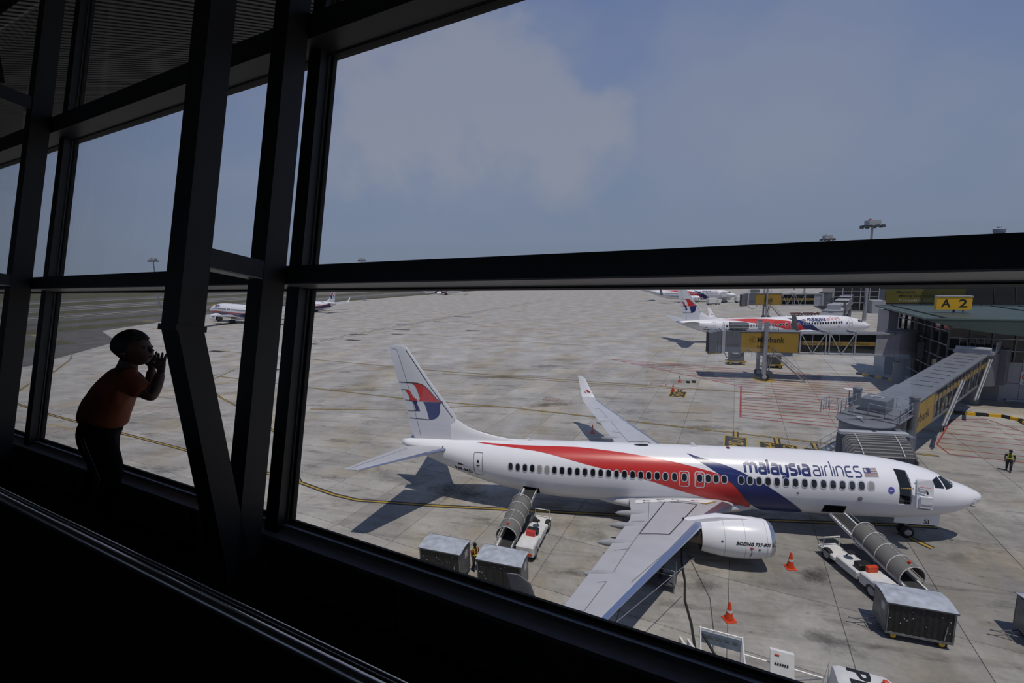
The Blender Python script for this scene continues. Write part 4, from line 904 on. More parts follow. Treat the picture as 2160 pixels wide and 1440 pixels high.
# ================================================================== ground equipment
def baggage_cart(loc, rz, label, w=2.5, d=1.35, tow=True):
    R = empty('baggage_cart', loc, rz, label, 'cart', 'covered baggage carts'); x0, x1, y0, y1, z0, z1 = -w/2, w/2, -d/2, d/2, .42, 1.92
    CB = mat('cart_steel', (.20, .205, .21), .5, .4, var=.25, vscale=3.); CR = mat('cart_roof', (.46, .49, .53), .45, .2, var=.22, vscale=2.5); CT_ = mat('cart_curtain', (.014, .014, .015), .6, var=.5, vscale=6.)
    MB().box(x0, x1, y0, y1, z0-.10, z0).build('deck', CB, R)
    for x in (x0, x1-.03): MB().box(x, x+.03, y0, y1, z0, z1-.08).build('end_panel', CB, R)
    for sx in (x0, x1-.06):
        for sy in (y0, y1-.06): MB().box(sx, sx+.06, sy, sy+.06, z0, z1-.05).build('corner_post', CB, R)
    ridge = .10
    mb = MB(); mb.loft([[(x, y0-.06, z1-.06), (x, -.15, z1+ridge-.06), (x, .15, z1+ridge-.06), (x, y1+.06, z1-.06), (x, y1+.06, z1-.02), (x, .15, z1+ridge-.02), (x, -.15, z1+ridge-.02), (x, y0-.06, z1-.02)] for x in (x0-.05, x1+.05)]); mb.build('roof', CR, R)
    for sy in (y0-.06, y1+.06): MB().bar((x0-.05, sy, z1-.04), (x1+.05, sy, z1-.04), .03, .05).build('roof_edge', DGREY, R)
    for k in range(5):
        a = x0+.06+(w-.12)*k/5; mb = MB(); n = 7
        for sy in (y0+.02,): mb.loft([[(a+(w-.12)/5*j/n, sy-.02*math.sin(j*1.9), z) for j in range(n+1)] for z in (z0+.02, z1-.1)], closed=False)
        mb.build('curtain', CT_, R)
    MB().box(x0+.05, x1-.05, y1-.05, y1-.03, z0, z1-.1).build('back_panel', CT_, R)
    MB().box(x0-.006, x0-.001, -.45, -.1, 1.25, 1.6).build('notice', MWHITE, R); MB().box(x1+.001, x1+.006, .0, .35, 1.2, 1.6).build('notice', MWHITE, R)
    for k in range(10): a = x0+.1+random.random()*(w-.2); z = .7+random.random()*1.0; MB().box(a, a+.035, y0-.012, y0-.004, z, z+.03).build('rivet', MWHITE, R)
    for sx in (x0+.35, x1-.35):
        t, h = MB(), MB()
        for sy in (y0+.15, y1-.15): wheel(t, h, (sx, sy, .2), .2, .12)
        MB().bar((sx, y0+.1, .2), (sx, y1-.1, .2), .06, .06).build('axle', DGREY, R); t.build('tyres', RUBBER, R, True); h.build('hubs', SIGNY, R, True)
    tb = MB()
    if not tow: tb.tube([(x0-.05, -.3, .4), (x0-.12, 0, 1.3), (x0-.05, .3, .4)], .025, 6)
    else: tb.tube([(x0+.2, -.35, .33), (x0-.95, 0, .28)], .025, 6); tb.tube([(x0+.2, .35, .33), (x0-.95, 0, .28)], .025, 6); tb.tube([(x0-.95, 0, .28), (x0-1.2, 0, .3)], .03, 6); tb.tube([(x0-.4, -.17, .3), (x0-.4, .17, .3)], .02, 6); tb.build('tow_bar', DGREY, R)
    MB().tube([(x1-.35, y0-.03, .5), (x1-.30, y0-.05, 1.2)], .02, 6).build('brake_lever', SMETAL, R)
    return R
baggage_cart((-31.35, -8.80, 0), GA*.45, 'covered baggage cart left of the worker, at the sill')
baggage_cart((-27.85, -9.25, 0), GA*.45, 'covered baggage cart right of the worker, beside the winglet', tow=False)
baggage_cart((-8.45, -9.00, 0), GA*.45, 'covered baggage cart below the front belt loader')
baggage_cart((-2.55, -8.65, 0), GA*.35, 'covered baggage cart cut by the right edge of the photo')

def belt_loader(top, low, mirror, label):
    """self-propelled belt loader: inclined boom under a barrel canopy, low chassis beside it"""
    top, low = Vector(top), Vector(low); ax = top-low; L_ = Vector((ax.x, ax.y, 0)).length; ang = math.atan2(ax.y, ax.x); sl = (top.z-low.z)/L_
    R = empty('belt_loader', (low.x, low.y, 0), ang, label, 'belt loader', 'belt loaders at the cargo hatches')
    Z = lambda x: low.z+sl*x; my = 1 if mirror else -1
    MB().hexa([(0, -.42, Z(0)-.18), (L_, -.42, Z(L_)-.18), (L_, .42, Z(L_)-.18), (0, .42, Z(0)-.18), (0, -.42, Z(0)-.02), (L_, -.42, Z(L_)-.02), (L_, .42, Z(L_)-.02), (0, .42, Z(0)-.02)]).build('boom', DGREY, R)
    MB().hexa([(0, -.34, Z(0)-.02), (L_, -.34, Z(L_)-.02), (L_, .34, Z(L_)-.02), (0, .34, Z(0)-.02), (0, -.34, Z(0)+.012), (L_, -.34, Z(L_)+.012), (L_, .34, Z(L_)+.012), (0, .34, Z(0)+.012)]).build('belt', mat('belt_rubber', (.03, .03, .03), .8), R)
    for s in (-1, 1):
        MB().bar((-.1, s*.46, Z(0)+.03), (L_, s*.46, Z(L_)+.03), .09, .16).build('side_rail', VWHITE, R)
        MB().tube([(-.1, s*.55, Z(0)+.28), (L_*.97, s*.55, Z(L_)+.26)], .022, 6).build('guard_rail', SMETAL, R)
        for k in range(8): x = L_*k/7.3; MB().tube([(x, s*.50, Z(x)+.05), (x, s*.55, Z(x)+.28)], .015, 6).build('guard_post', SMETAL, R)
    # barrel canopy in sections with white ribs
    x0, x1, rr = .75, L_*.66, .68; n = 4; al = np.linspace(-.12, PI+.12, 15)
    for k in range(n):
        a, b = x0+(x1-x0)*k/n, x0+(x1-x0)*(k+1)/n; mb = MB(); rad = rr-.012*k
        mb.loft([[(x, rad_*math.cos(t), Z(x)+.36+rad_*math.sin(t)) for t in al] for x, rad_ in ((a, rad), (b, rad), (b, rad-.03), (a, rad-.03))]+[[(a, rad*math.cos(t), Z(a)+.36+rad*math.sin(t)) for t in al]], closed=False); mb.build('canopy_section', CANVAS, R, True)
    for k in range(n+1):
        x = x0+(x1-x0)*k/n; MB().tube([(x, (rr+.012)*math.cos(t), Z(x)+.36+(rr+.012)*math.sin(t)) for t in al], .022, 6).build('canopy_rib', MWHITE, R, True)
    for k in range(16): x = x0+.1+(x1-x0-.3)*k/15; MB().box(x, x+.10, -.015, .015, Z(x)+.36+rr-.004, Z(x+.1)+.36+rr+.010).build('ridge_dash', MWHITE, R)
    for x in (x0, x1):
        for s in (-1, 1): MB().bar((x, s*rr, Z(x)+.36), (x, s*.5, Z(x)-.05), .04, .04).build('canopy_leg', SMETAL, R)
    x = x0+.25; bc = MB().lathe([(.07, Z(x)+1.05), (.065, Z(x)+1.17), (.03, Z(x)+1.2)], 12, 'z', (x, 0, 0)).build('warning_beacon', CONE, R, True)
    # chassis beside the boom
    y0, y1 = (my*.62, my*1.75); y0, y1 = min(y0, y1), max(y0, y1)
    MB().box(.6, L_*.86, -.75, .75, .32, .50).build('underframe', DGREY, R)
    MB().bbox(L_*.10, L_*.34, y0, y1, .38, .98, .06).build('rear_body', VWHITE, R); MB().bbox(L_*.36, L_*.62, y0, y1, .38, .80, .05).build('mid_body', VWHITE, R)
    MB().bbox(L_*.64, L_*.86, y0, y1, .38, .62, .05).build('front_body', VWHITE, R)
    MB().bbox(L_*.37, L_*.45, y0+.2, y1-.2, .80, 1.15, .05).build('driver_seat', BLACK, R)
    MB().tube([(L_*.62, (y0+y1)/2, .7), (L_*.56, (y0+y1)/2, 1.18)], .03, 6).build('steering_column', DGREY, R); MB().lathe([(.20, -.02), (.23, 0), (.20, .02)], 16, 'z', (L_*.555, (y0+y1)/2, 1.2)).build('steering_wheel', BLACK, R)
    MB().bbox(L_*.30, L_*.34, y0+.25, y1-.3, .98, 1.3, .03).build('extinguisher_box', CONE if mirror else RED, R)
    mb = MB(); mb.tube([(L_*.80, y0+.08, .6), (L_*.80, y0+.08, 1.25), (L_*.80, y1-.08, 1.25), (L_*.80, y1-.08, .6)], .03, 6); mb.build('front_guard', VWHITE, R)
    for x in (L_*.20, L_*.74):
        t, h = MB(), MB()
        for y in (-.75, (y1-.12) if my > 0 else (y0+.12)): wheel(t, h, (x, y, .38), .38, .24)
        t.build('tyres', RUBBER, R, True); h.build('hubs', LGREY, R, True)
    MB().bbox(L_*.10-.04, L_*.10, y0+.1, y1-.1, .45, .6, .01).build('tail_light', CONE, R)
    for x in (L_*.55,): MB().bar((x, -.2, .5), (x+.6, -.2, Z(x+.6)-.2), .1, .1).build('lift_ram', SMETAL, R)
    return R
belt_loader((-8.45, -1.75, 1.92), (-6.95, -7.35, .72), True, 'grey canopied belt loader at the front cargo hatch, by the nose wheel')
belt_loader((-27.6, -1.65, 1.92), (-28.35, -7.3, .72), False, 'grey canopied belt loader at the rear cargo hatch, above the two carts')

def cone(loc, label, sc=1.):
    R = empty('traffic_cone', loc, random.random(), label, 'traffic cone', 'orange traffic cones'); R.scale = (sc, sc, sc)
    MB().bbox(-.24, .24, -.24, .24, 0, .05, .02).build('base', CONE, R); MB().lathe([(.19, .05), (.115, .42), (.105, .46), (.06, .78), (.035, .86), (.02, .87)], 16).build('cone_body', CONE, R, True)
    MB().lathe([(.128, .40), (.106, .50), (.10, .50), (.12, .40)], 16).build('white_band', MWHITE, R, True)
cone((-12.0, -4.75, 0), 'orange traffic cone in front of the engine', 1.1); cone((-16.4, -9.55, 0), 'orange traffic cone nearest to the white fuel truck', 1.1)
cone((-23.9, 15.9, 0), 'orange traffic cone in the shadow of the far wing', 1.1); cone((-11.5, 40.5, 0), 'orange traffic cone beside two dark spots near the boxed stand number', 1.2)
cone((-13.2, 34.9, 0), 'orange traffic cone standing on the boxed stand number', 1.2); cone((41.5, 93, 0), 'small orange cone right of the parked airliner nose', 1.3)
for p, l in (((-10.3, 40.3, 0), 'black rubber chock nearer to the cone beside the boxed stand number'), ((-9.4, 40.6, 0), 'black rubber chock farther right of the cone beside the boxed stand number')):
    o = MB().lathe([(.28, 0), (.32, .06), (.28, .22), (.12, .30), (.03, .3)], 10, 'z').build('wheel_chock', BLACK, None, True); o.location = p; tag(o, l, 'wheel chock', 'loose chocks')

# hydrant fuel dispenser at the foot of the window
def fuel_truck():
    W_ = mat('truck_white', (.68, .68, .66), .4, var=.06, vscale=3.)
    R = empty('fuel_truck', (-16.0, -14.9, 0), GA*.75, 'white hydrant fuel truck with lift platform and pipe rails below the sill', 'truck')
    MB().box(-3.0, 2.4, -1.0, 1.0, .55, .85).build('chassis', DGREY, R)
    MB().box(-3.0, 1.6, -1.15, 1.15, .85, 1.0).build('deck', LGREY, R)
    cab = MB(); cab.loft([[(x, y, z) for y, z in ((-1.1, .6), (1.1, .6), (1.15, 1.6), (1.0, zt-.12), (.8, zt), (-.8, zt), (-1.0, zt-.12), (-1.15, 1.6))] for x, zt in ((1.75, 2.45), (1.95, 2.55), (3.3, 2.55), (3.55, 2.42))]+[[(3.9, y, z) for y, z in ((-1.05, .6), (1.05, .6), (1.1, 1.5), (1.0, 1.62), (.8, 1.66), (-.8, 1.66), (-1.0, 1.62), (-1.1, 1.5))]]); c = cab.build('cab', W_, R, True)
    MB().hexa([(3.58, -.85, 1.75), (3.87, -.85, 1.68), (3.87, .85, 1.68), (3.58, .85, 1.75), (3.50, -.8, 2.36), (3.56, -.8, 2.36), (3.56, .8, 2.36), (3.50, .8, 2.36)]).build('windscreen', DGLASS, c)
    text('roof_letters', 'PD', .95, frame_fn((2.15, .85, 2.562), (0, -1, 0), (1, 0, 0)), BLACK, c, .025); text('roof_letters', 'P', .95, frame_fn((2.2, -.6, 2.562), (0, -1, 0), (1, 0, 0)), BLACK, c, .02)
    MB().lathe([(.09, 2.55), (.09, 2.68), (.04, 2.72)], 12, 'z', (3.2, .5, 0)).build('beacon', CONE, c, True)
    for s in (-1, 1): MB().tube([(1.75, s*1.2, .9), (1.72, s*1.2, 2.3), (1.5, s*1.2, .95)], .03, 6).build('cab_bar', W_, R)
    # lift platform: white posts with a blue-grey panel
    for x in (-2.75, -1.25):
        for y in (-.55, .75): MB().tube([(x, y, 1.0), (x, y, 2.75)], .045, 8).build('platform_post', W_, R)
    for y in (-.55, .75):
        for z in (2.72, 2.3): MB().tube([(-2.75, y, z), (-1.25, y, z)], .03, 6).build('platform_rail', W_, R)
    for x in (-2.75, -1.25): MB().tube([(x, -.55, 2.72), (x, .75, 2.72)], .03, 6).build('platform_rail', W_, R)
    MB().hexa([(-2.7, .72, 2.1), (-1.3, .72, 2.1), (-1.3, .76, 2.1), (-2.7, .76, 2.1), (-2.7, .60, 2.72), (-1.3, .60, 2.72), (-1.3, .64, 2.72), (-2.7, .64, 2.72)]).build('platform_panel', mat('panel_bluegrey', (.30, .36, .42), .5, var=.2, vscale=5.), R)
    for k in range(4): MB().box(-2.5+.3*k, -2.3+.3*k, .58, .60, 2.45, 2.5).build('panel_print', DGREY, R)
    for k in range(5): MB().tube([(-2.6+.3*k, -.3, 1.0), (-2.6+.3*k, .4, 1.4), (-2.55+.3*k, .7, 1.0)], .05, 8).build('hose_coil', BLACK, R)
    MB().tube([(-2.75, .7, 2.6), (-2.0, .2, 1.8), (-1.35, -.2, 1.1)], .05, 8).build('deck_hose', BLACK, R)
    for x in (-3.5, -3.2): MB().tube([(x, .9, .6), (x, .9, 1.9), (x+.25, .5, 1.9), (x+.25, .5, 1.0)], .05, 8).build('intake_pipe', W_, R)
    # control cabinet, strainer, gauges
    MB().hexa([(-.25, .55, 1.45), (.55, .55, 1.45), (.55, .70, 1.45), (-.25, .70, 1.45), (-.25, .95, 2.40), (.55, .95, 2.40), (.55, 1.07, 2.40), (-.25, 1.07, 2.40)]).build('control_panel', W_, R)
    for k in range(6): MB().box(-.1+.08*k, -.05+.08*k, .735, .76, 1.98, 2.06).build('panel_print', BLACK, R)
    MB().box(-.1, .05, .86, .89, 2.26, 2.31).build('panel_print', RED, R)
    MB().lathe([(.05, 1.0), (.17, 1.05), (.17, 1.45), (.12, 1.52), (.03, 1.54)], 16, 'z', (-.62, .45, 0)).build('strainer', W_, R, True)
    for k in range(5):
        MB().lathe([(.10, -.12), (.10, .12)], 12, 'x', (-.25+.17*k, .45, 1.2)).build('meter', SMETAL, R, True); MB().tube([(-.25+.17*k, .3, 1.0), (-.25+.17*k, .25, 1.35), (-.25+.17*k, .55, 1.4)], .03, 6).build('meter_pipe', BLACK if k % 2 else W_, R)
    for y, z in ((.98, 1.85), (-1.0, 1.85)): MB().tube([(-1.2, y, z), (1.5, y, z-.1), (1.6, y, 1.05)], .03, 6).build('side_rail', W_, R)
    for y, z in ((.98, 1.12), (.80, 1.10), (-1.05, 1.12)): MB().tube([(-2.9, y, z), (1.7, y, z)], .045, 8).build('deck_pipe', W_, R)
    for x in (.9,): MB().bar((.2, .95, 1.15), (1.45, .95, 1.75), .06, .06).build('brace', LGREY, R)
    for x in (-2.1, 2.7):
        t, h = MB(), MB()
        for y in (-1.0, 1.0): wheel(t, h, (x, y, .45), .45, .28)
        t.build('tyres', RUBBER, R, True); h.build('hubs', LGREY, R, True)
fuel_truck()
hz = MB().tube([(-17.9, -4.9, 2.6), (-17.95, -5.0, 1.2), (-18.0, -5.4, .15), (-18.05, -7, .05), (-18.3, -8.6, .05), (-18.25, -10.2, .05), (-18.35, -11.8, .06), (-18.6, -13.2, .5), (-18.7, -13.6, .85)], .055, 8).build('fuel_hose', RUBBER, None, True)
tag(hz, 'black fuel hose from under the wing to the fuel truck', 'hose')
cb = MB().tube([(-17.5, -4.4, .03), (-17.3, -6, .03), (-17.0, -8.2, .03), (-17.3, -10.5, .03), (-17.8, -12.6, .03)], .018, 6).build('bonding_cable', DGREY, None, True); tag(cb, 'thin dark bonding cable lying on the apron by the hose', 'cable')
# fueller on a lift step under the wing
R = empty('lift_step', (-19.5, -7.5, 0), GA, 'dark fuelling lift step under the near wing', 'platform')
MB().box(-.9, .9, -.5, .5, .38, .46).build('step_deck', DGREY, R)
for x in (-.85, .85):
    for y in (-.45, .45): MB().bar((x, y, 0), (x, y, 1.3), .05, .05).build('step_post', SMETAL, R)
for z in (1.0, 1.3): MB().tube([(-.85, -.45, z), (.85, -.45, z)], .02, 6).build('step_rail', SMETAL, R)
for k in range(2): MB().box(-1.3+.2*k, -1.1+.2*k, -.3, .3, .15*k+.1, .15*k+.14).build('tread', DGREY, R)
worker((-19.40, -7.45, .46), .6, 'fueller in bright green vest on the lift step under the near wing', HIGREEN, HIVIS, 0., .8)

# ================================================================== passenger boarding bridges
BGL = mat('bridge_glass', (.012, .015, .017), .12); BROOF = mat('bridge_roof', (.155, .165, .185), .5, var=.12, vscale=.8); BANDY = mat('band_yellow', (.30, .20, .045), .5)
def railing(mb, pts, h=1.0, step=1.0, r=.025):
    for a, b in zip(pts, pts[1:]):
        a, b = Vector(a), Vector(b); n = max(1, int((b-a).length/step))
        for z in (h, h*.5): mb.tube([a+Vector((0, 0, z)), b+Vector((0, 0, z))], r, 5)
        for k in range(n+1): p = a+(b-a)*k/n; mb.tube([p, p+Vector((0, 0, h))], r, 5)
    return mb
def stairs(P, top, bot, w, m=SMETAL):
    top, bot = Vector(top), Vector(bot); d = bot-top; n = int(abs(d.z)/.22); s = Vector((-d.y, d.x, 0)).normalized()*w/2
    for k in range(1, n): p = top+d*k/n; MB().hexa([p-s+Vector((0, 0, -.02))+v for v in ()] or [tuple(p-s+d.normalized()*-.12), tuple(p+s+d.normalized()*-.12), tuple(p+s+d.normalized()*.12), tuple(p-s+d.normalized()*.12)]+[tuple(p-s+d.normalized()*-.12+Vector((0, 0, .03))), tuple(p+s+d.normalized()*-.12+Vector((0, 0, .03))), tuple(p+s+d.normalized()*.12+Vector((0, 0, .03))), tuple(p-s+d.normalized()*.12+Vector((0, 0, .03)))]).build('tread', m, P)
    for q in (-1, 1):
        MB().bar(top+s*q, bot+s*q, .05, .18).build('stringer', m, P)
        mb = MB(); mb.tube([top+s*q+Vector((0, 0, .95)), bot+s*q+Vector((0, 0, .95))], .022, 5); mb.tube([top+s*q+Vector((0, 0, .5)), bot+s*q+Vector((0, 0, .5))], .018, 5)
        for k in range(6): p = top+s*q+d*k/5; mb.tube([p, p+Vector((0, 0, .95))], .018, 5)
        mb.build('stair_rail', m, P)
def bank_emblem(P, c, ex, ey, r):
    fn = frame_fn(c, ex, ey)
    decal('emblem', [q for k in range(16) for q in ribbon([(r*math.cos(2*PI*k/16), r*math.sin(2*PI*k/16)), (r*math.cos(2*PI*(k+1)/16), r*math.sin(2*PI*(k+1)/16))], r*.12)], fn, BLACK, P)
    decal('emblem', [q for p in ([(-.5, -.3), (-.2, .4), (.1, .5), (.4, .3)], [(-.4, -.5), (0, -.1), (.5, -.05)], [(-.1, -.6), (.2, -.3), (.55, -.35)]) for q in ribbon([(x*r, y*r) for x, y in p], r*.13)], fn, BLACK, P)

# --- bridge docked at the near airliner
def bridge_near():
    R = empty('boarding_bridge', (-3.1, 6.8, 0), math.radians(47.1), 'grey boarding bridge docked at the near airliner nose, yellow advert panel', 'boarding bridge')
    top = lambda x: 5.42+.031*x; bot = lambda x: 2.78+.022*x; XE = 34.0
    def sec(name, x0, x1, hw, up, m, dn=0.): return MB().hexa([(x0, -hw, bot(x0)-dn), (x1, -hw, bot(x1)-dn), (x1, hw, bot(x1)-dn), (x0, hw, bot(x0)-dn), (x0, -hw, top(x0)+up), (x1, -hw, top(x1)+up), (x1, hw, top(x1)+up), (x0, hw, top(x0)+up)]).build(name, m, R)
    sec('tunnel_outer', 1.0, 12.2, 1.40, .06, GREY); t2 = sec('tunnel_inner', 12.2, XE, 1.28, 0, BGL)
    MB().hexa([(12.0, -1.36, top(12)+.01), (XE, -1.36, top(XE)+.01), (XE, 1.36, top(XE)+.01), (12.0, 1.36, top(12)+.01), (12.0, -1.36, top(12)+.10), (XE, -1.36, top(XE)+.10), (XE, 1.36, top(XE)+.10), (12.0, 1.36, top(12)+.10)]).build('roof', BROOF, R)
    MB().hexa([(1.0, -1.46, top(1)+.07), (12.3, -1.46, top(12.3)+.07), (12.3, 1.46, top(12.3)+.07), (1.0, 1.46, top(1)+.07), (1.0, -1.46, top(1)+.16), (12.3, -1.46, top(12.3)+.16), (12.3, 1.46, top(12.3)+.16), (1.0, 1.46, top(1)+.16)]).build('roof', BROOF, R)
    for k in range(11): x = 13.5+k*1.95; MB().hexa([(x, -.9, top(x)+.105), (x+.07, -.9, top(x)+.105), (x+.07, .75, top(x)+.105), (x, .75, top(x)+.105), (x, -.9, top(x)+.135), (x+.07, -.9, top(x)+.135), (x+.07, .75, top(x)+.135), (x, .75, top(x)+.135)]).build('roof_rib', DGREY, R)
    for s in (-1, 1):
        MB().hexa([(12.2, s*1.285, bot(12.2)+1.65), (XE, s*1.285, bot(XE)+1.65), (XE, s*1.30, bot(XE)+1.65), (12.2, s*1.30, bot(12.2)+1.65), (12.2, s*1.285, bot(12.2)+2.15), (XE, s*1.285, bot(XE)+2.15), (XE, s*1.30, bot(XE)+2.15), (12.2, s*1.30, bot(12.2)+2.15)]).build('yellow_band', BANDY, R)
        for x in np.arange(12.6, XE, 1.3): MB().bar((x, s*1.31, bot(x)), (x, s*1.31, top(x)), .06, .05).build('window_post', GREY, R)
        for f in (bot, top): MB().bar((12.2, s*1.32, f(12.2)), (XE, s*1.32, f(XE)), .12, .16).build('edge_beam', GREY, R)
        MB().hexa([(4.8, s*1.405, bot(5)+.08), (11.9, s*1.405, bot(12)+.08), (11.9, s*1.425, bot(12)+.08), (4.8, s*1.425, bot(5)+.08), (4.8, s*1.405, top(5)-.05), (11.9, s*1.405, top(12)-.05), (11.9, s*1.425, top(12)-.05), (4.8, s*1.425, top(5)-.05)]).build('advert_panel', ADYEL, R)
    text('advert_text', 'Maybank', 1.15, frame_fn((5.6, -1.43, 3.85), (1, 0, .012), (0, 0, 1)), BLACK, R, .012, width=5.2)
    for x in (7.2, 9.6): MB().box(x, x+.02, -1.428, -1.424, bot(x)+.1, top(x)-.06).build('panel_joint', DGREY, R)
    for (xa, za), (xb, zb) in (((14.1, 2.3), (20.9, 5.5)), ((26.6, 2.5), (33.2, 6.0))):
        MB().tube([(xa, -1.75, za), (xb, -1.55, zb)], .11, 10).build('cable_conduit', SMETAL, R, True); MB().tube([(xa, -1.95, za+.1), (xb, -1.75, zb+.1)], .05, 8).build('cable_conduit', SMETAL, R, True)
    for x in (15.5, 18, 25, 29): MB().bar((x, -1.35, bot(x)), (x+1.1, -1.35, top(x)), .06, .06).build('brace', GREY, R)
    MB().tube([(14.1, -1.75, 2.3), (13.6, -1.8, 1.9), (14.4, -1.8, 1.8), (15.0, -1.6, 2.5)], .06, 8).build('cable_loop', BLACK, R)
    # cab, platform and machinery at the aircraft end
    al = np.linspace(0, 2*PI, 33)[:-1]; dc = (0, 0)
    MB().lathe([(1.62, 2.7), (1.62, 5.30)], 32).build('cab_drum', GREY, R, True); cr = MB().lathe([(1.66, 5.30), (1.82, 5.32), (1.82, 5.40), (1.70, 5.43)], 32).build('cab_roof', BROOF, R, True)
    for q in (((-.9, -.2), (-.2, .3)), ((-.2, .3), (.7, -.9)), ((-.2, .3), (-1.3, .9))): MB().tube([(q[0][0], q[0][1], 5.5), (q[1][0], q[1][1], 5.62)], .045, 6).build('roof_arm', SMETAL, R)
    MB().lathe([(.2, 5.43), (.22, 5.6), (.1, 5.66)], 12, 'z', (-.2, .3, 0)).build('pivot', LGREY, R)
    ac = MB().bbox(1.7, 3.5, -.75, .95, 5.62, 6.70, .04).build('air_conditioner', GREY, R); MB().lathe([(.46, 6.70), (.46, 6.76), (.40, 6.76), (.38, 6.71)], 24, 'z', (2.6, .1, 0)).build('fan_ring', LGREY, ac, True); MB().lathe([(.36, 6.70), (.10, 6.73), (.02, 6.74)], 16, 'z', (2.6, .1, 0)).build('fan', BLACK, ac, True)
    rl = MB(); railing(rl, [(.6, -1.9, 5.45), (4.4, -1.9, 5.5), (4.4, 1.7, 5.5), (.6, 1.8, 5.45), (.2, .9, 5.45)], 1.0, .9); railing(rl, [(.6, -1.9, 5.45), (.9, -.9, 5.45), (1.2, .2, 5.45)], 1.0, .7); rl.build('railing', SMETAL, R)
    MB().box(.4, 4.5, -1.95, 1.85, 5.42, 5.50).build('roof_platform', BROOF, R)
    rl = MB(); railing(rl, [(1.8, 1.9, 5.3), (1.8, 3.1, 5.3), (.3, 3.1, 5.3), (.3, 1.9, 5.3)], 1.0, .5); rl.build('ladder_cage', SMETAL, R)
    MB().lathe([(.42, 6.5), (.42, 6.56), (.06, 6.6)], 16, 'z', (4.6, 2.6, 0)).build('floodlight', MWHITE, R); MB().tube([(4.6, 2.6, 5.2), (4.6, 2.6, 6.5)], .05, 6).build('floodlight_post', SMETAL, R); MB().box(4.1, 5.2, 1.45, 2.4, 4.2, 5.9).build('switch_box', GREY, R)
    # drive columns and bogie
    for s in (-1, 1): MB().lathe([(.30, .9), (.30, 6.7), (.34, 6.72), (.34, 6.9), (.28, 6.95)], 18, 'z', (4.0, s*1.85, 0)).build('lift_column', GREY, R, True)
    MB().box(3.6, 4.4, -2.1, 2.1, .75, 1.15).build('bogie_beam', DGREY, R)
    t, h = MB(), MB()
    for y in (-1.2, 1.2): wheel(t, h, (4.0, y, .55), .55, .4, 'x')
    t.build('tyres', RUBBER, R, True); h.build('hubs', LGREY, R, True)
    stairs(R, (2.0, 1.9, 2.75), (-.6, 4.6, .05), .8)
    # terminal end rotunda
    MB().lathe([(1.9, 2.6), (1.9, 6.5)], 28, 'z', (36.0, 0, 0)).build('rotunda', GREY, R, True); MB().box(33.7, 36.3, -1.7, 1.7, 6.45, 6.85).build('rotunda_roof', LGREY, R); MB().tube([(33.9, -1.5, 7.05), (33.9, 1.5, 7.05)], .28, 12).build('roller_shutter', LGREY, R, True)
    rl = MB(); railing(rl, [(34.2, -1.8, 6.8), (37.2, -1.8, 6.8), (37.2, 1.8, 6.8)], 1.1, .6); rl.build('railing', SMETAL, R)
    MB().bbox(36.8, 38.6, -2.5, -.4, 2.6, 6.9, .05).build('service_shaft', GREY, R); MB().lathe([(.75, 0), (.75, 2.7)], 22, 'z', (36.0, 0, 0)).build('rotunda_column', GREY, R, True)
    # folding canopy on to the fuselage (world axes)
    C_ = empty('bellows_canopy', (-3.7, 3.2, 0), 0, 'ribbed grey bellows canopy between the boarding bridge and the near airliner', 'canopy')
    n = 9; xs = lambda k: (-5.75-.05*k+3.7, -1.75-.07*k+3.7)
    MB().bbox(xs(0)[0]-.15, xs(0)[1]+.15, 1.0, 1.45, 5.08, 5.32, .04).build('canopy_head', LGREY, C_)
    MB().box(-.1, .1, 1.1, 1.3, 5.32, 5.37).build('light_clip', BLACK, C_)
    prof = [(1.0-.29*k, 5.12-.02*k-.0085*k*k) for k in range(n)]
    RIBM = mat('bellows_rib', (.17, .165, .15), .6, var=.1); FABM = mat('bellows_fabric', (.060, .056, .050), .8, var=.2, vscale=5.)
    for k, (y, z) in enumerate(prof):
        x0, x1 = xs(k); MB().tube([(x0, y, z-2.2), (x0, y, z-.25), (x0+.2, y, z), (x1-.2, y, z), (x1, y, z-.25), (x1, y, z-2.2)], .055, 6).build('bellows_rib', RIBM, C_, True)
        if k < n-1:
            y2, z2 = prof[k+1]; ym, zm = (y+y2)/2, (z+z2)/2-.16; q0, q1 = xs(k+1); mb = MB()
            mb.loft([[(a, yy, zz-2.2), (a, yy, zz-.25), (a+.2, yy, zz), (b-.2, yy, zz), (b, yy, zz-.25), (b, yy, zz-2.2)] for a, b, yy, zz in ((x0, x1, y, z), (x0, x1, ym, zm), (q0, q1, y2, z2))], closed=False); mb.build('bellows_fold', FABM, C_)
    for fx in (.18, .80):
        for k in range(n-1):
            y, z = prof[k]; y2, z2 = prof[k+1]; x = xs(k)[0]+(xs(k)[1]-xs(k)[0])*fx; MB().bar((x, y-.02, z+.06), (x, y2+.10, z2+.06), .05, .015).build('white_strap', MWHITE, C_)
    MB().hexa([(-2.2, .9, 2.7), (2.0, .9, 2.7), (2.0, 1.5, 2.7), (-2.2, 1.5, 2.7), (-2.2, .9, 5.05), (2.0, .9, 5.05), (2.0, 1.5, 5.05), (-2.2, 1.5, 5.05)]).build('cab_front', DARK, C_)
    MB().box(2.0, 2.4, .8, 2.8, 2.6, 5.1).build('side_wall', GREY, C_)
bridge_near()

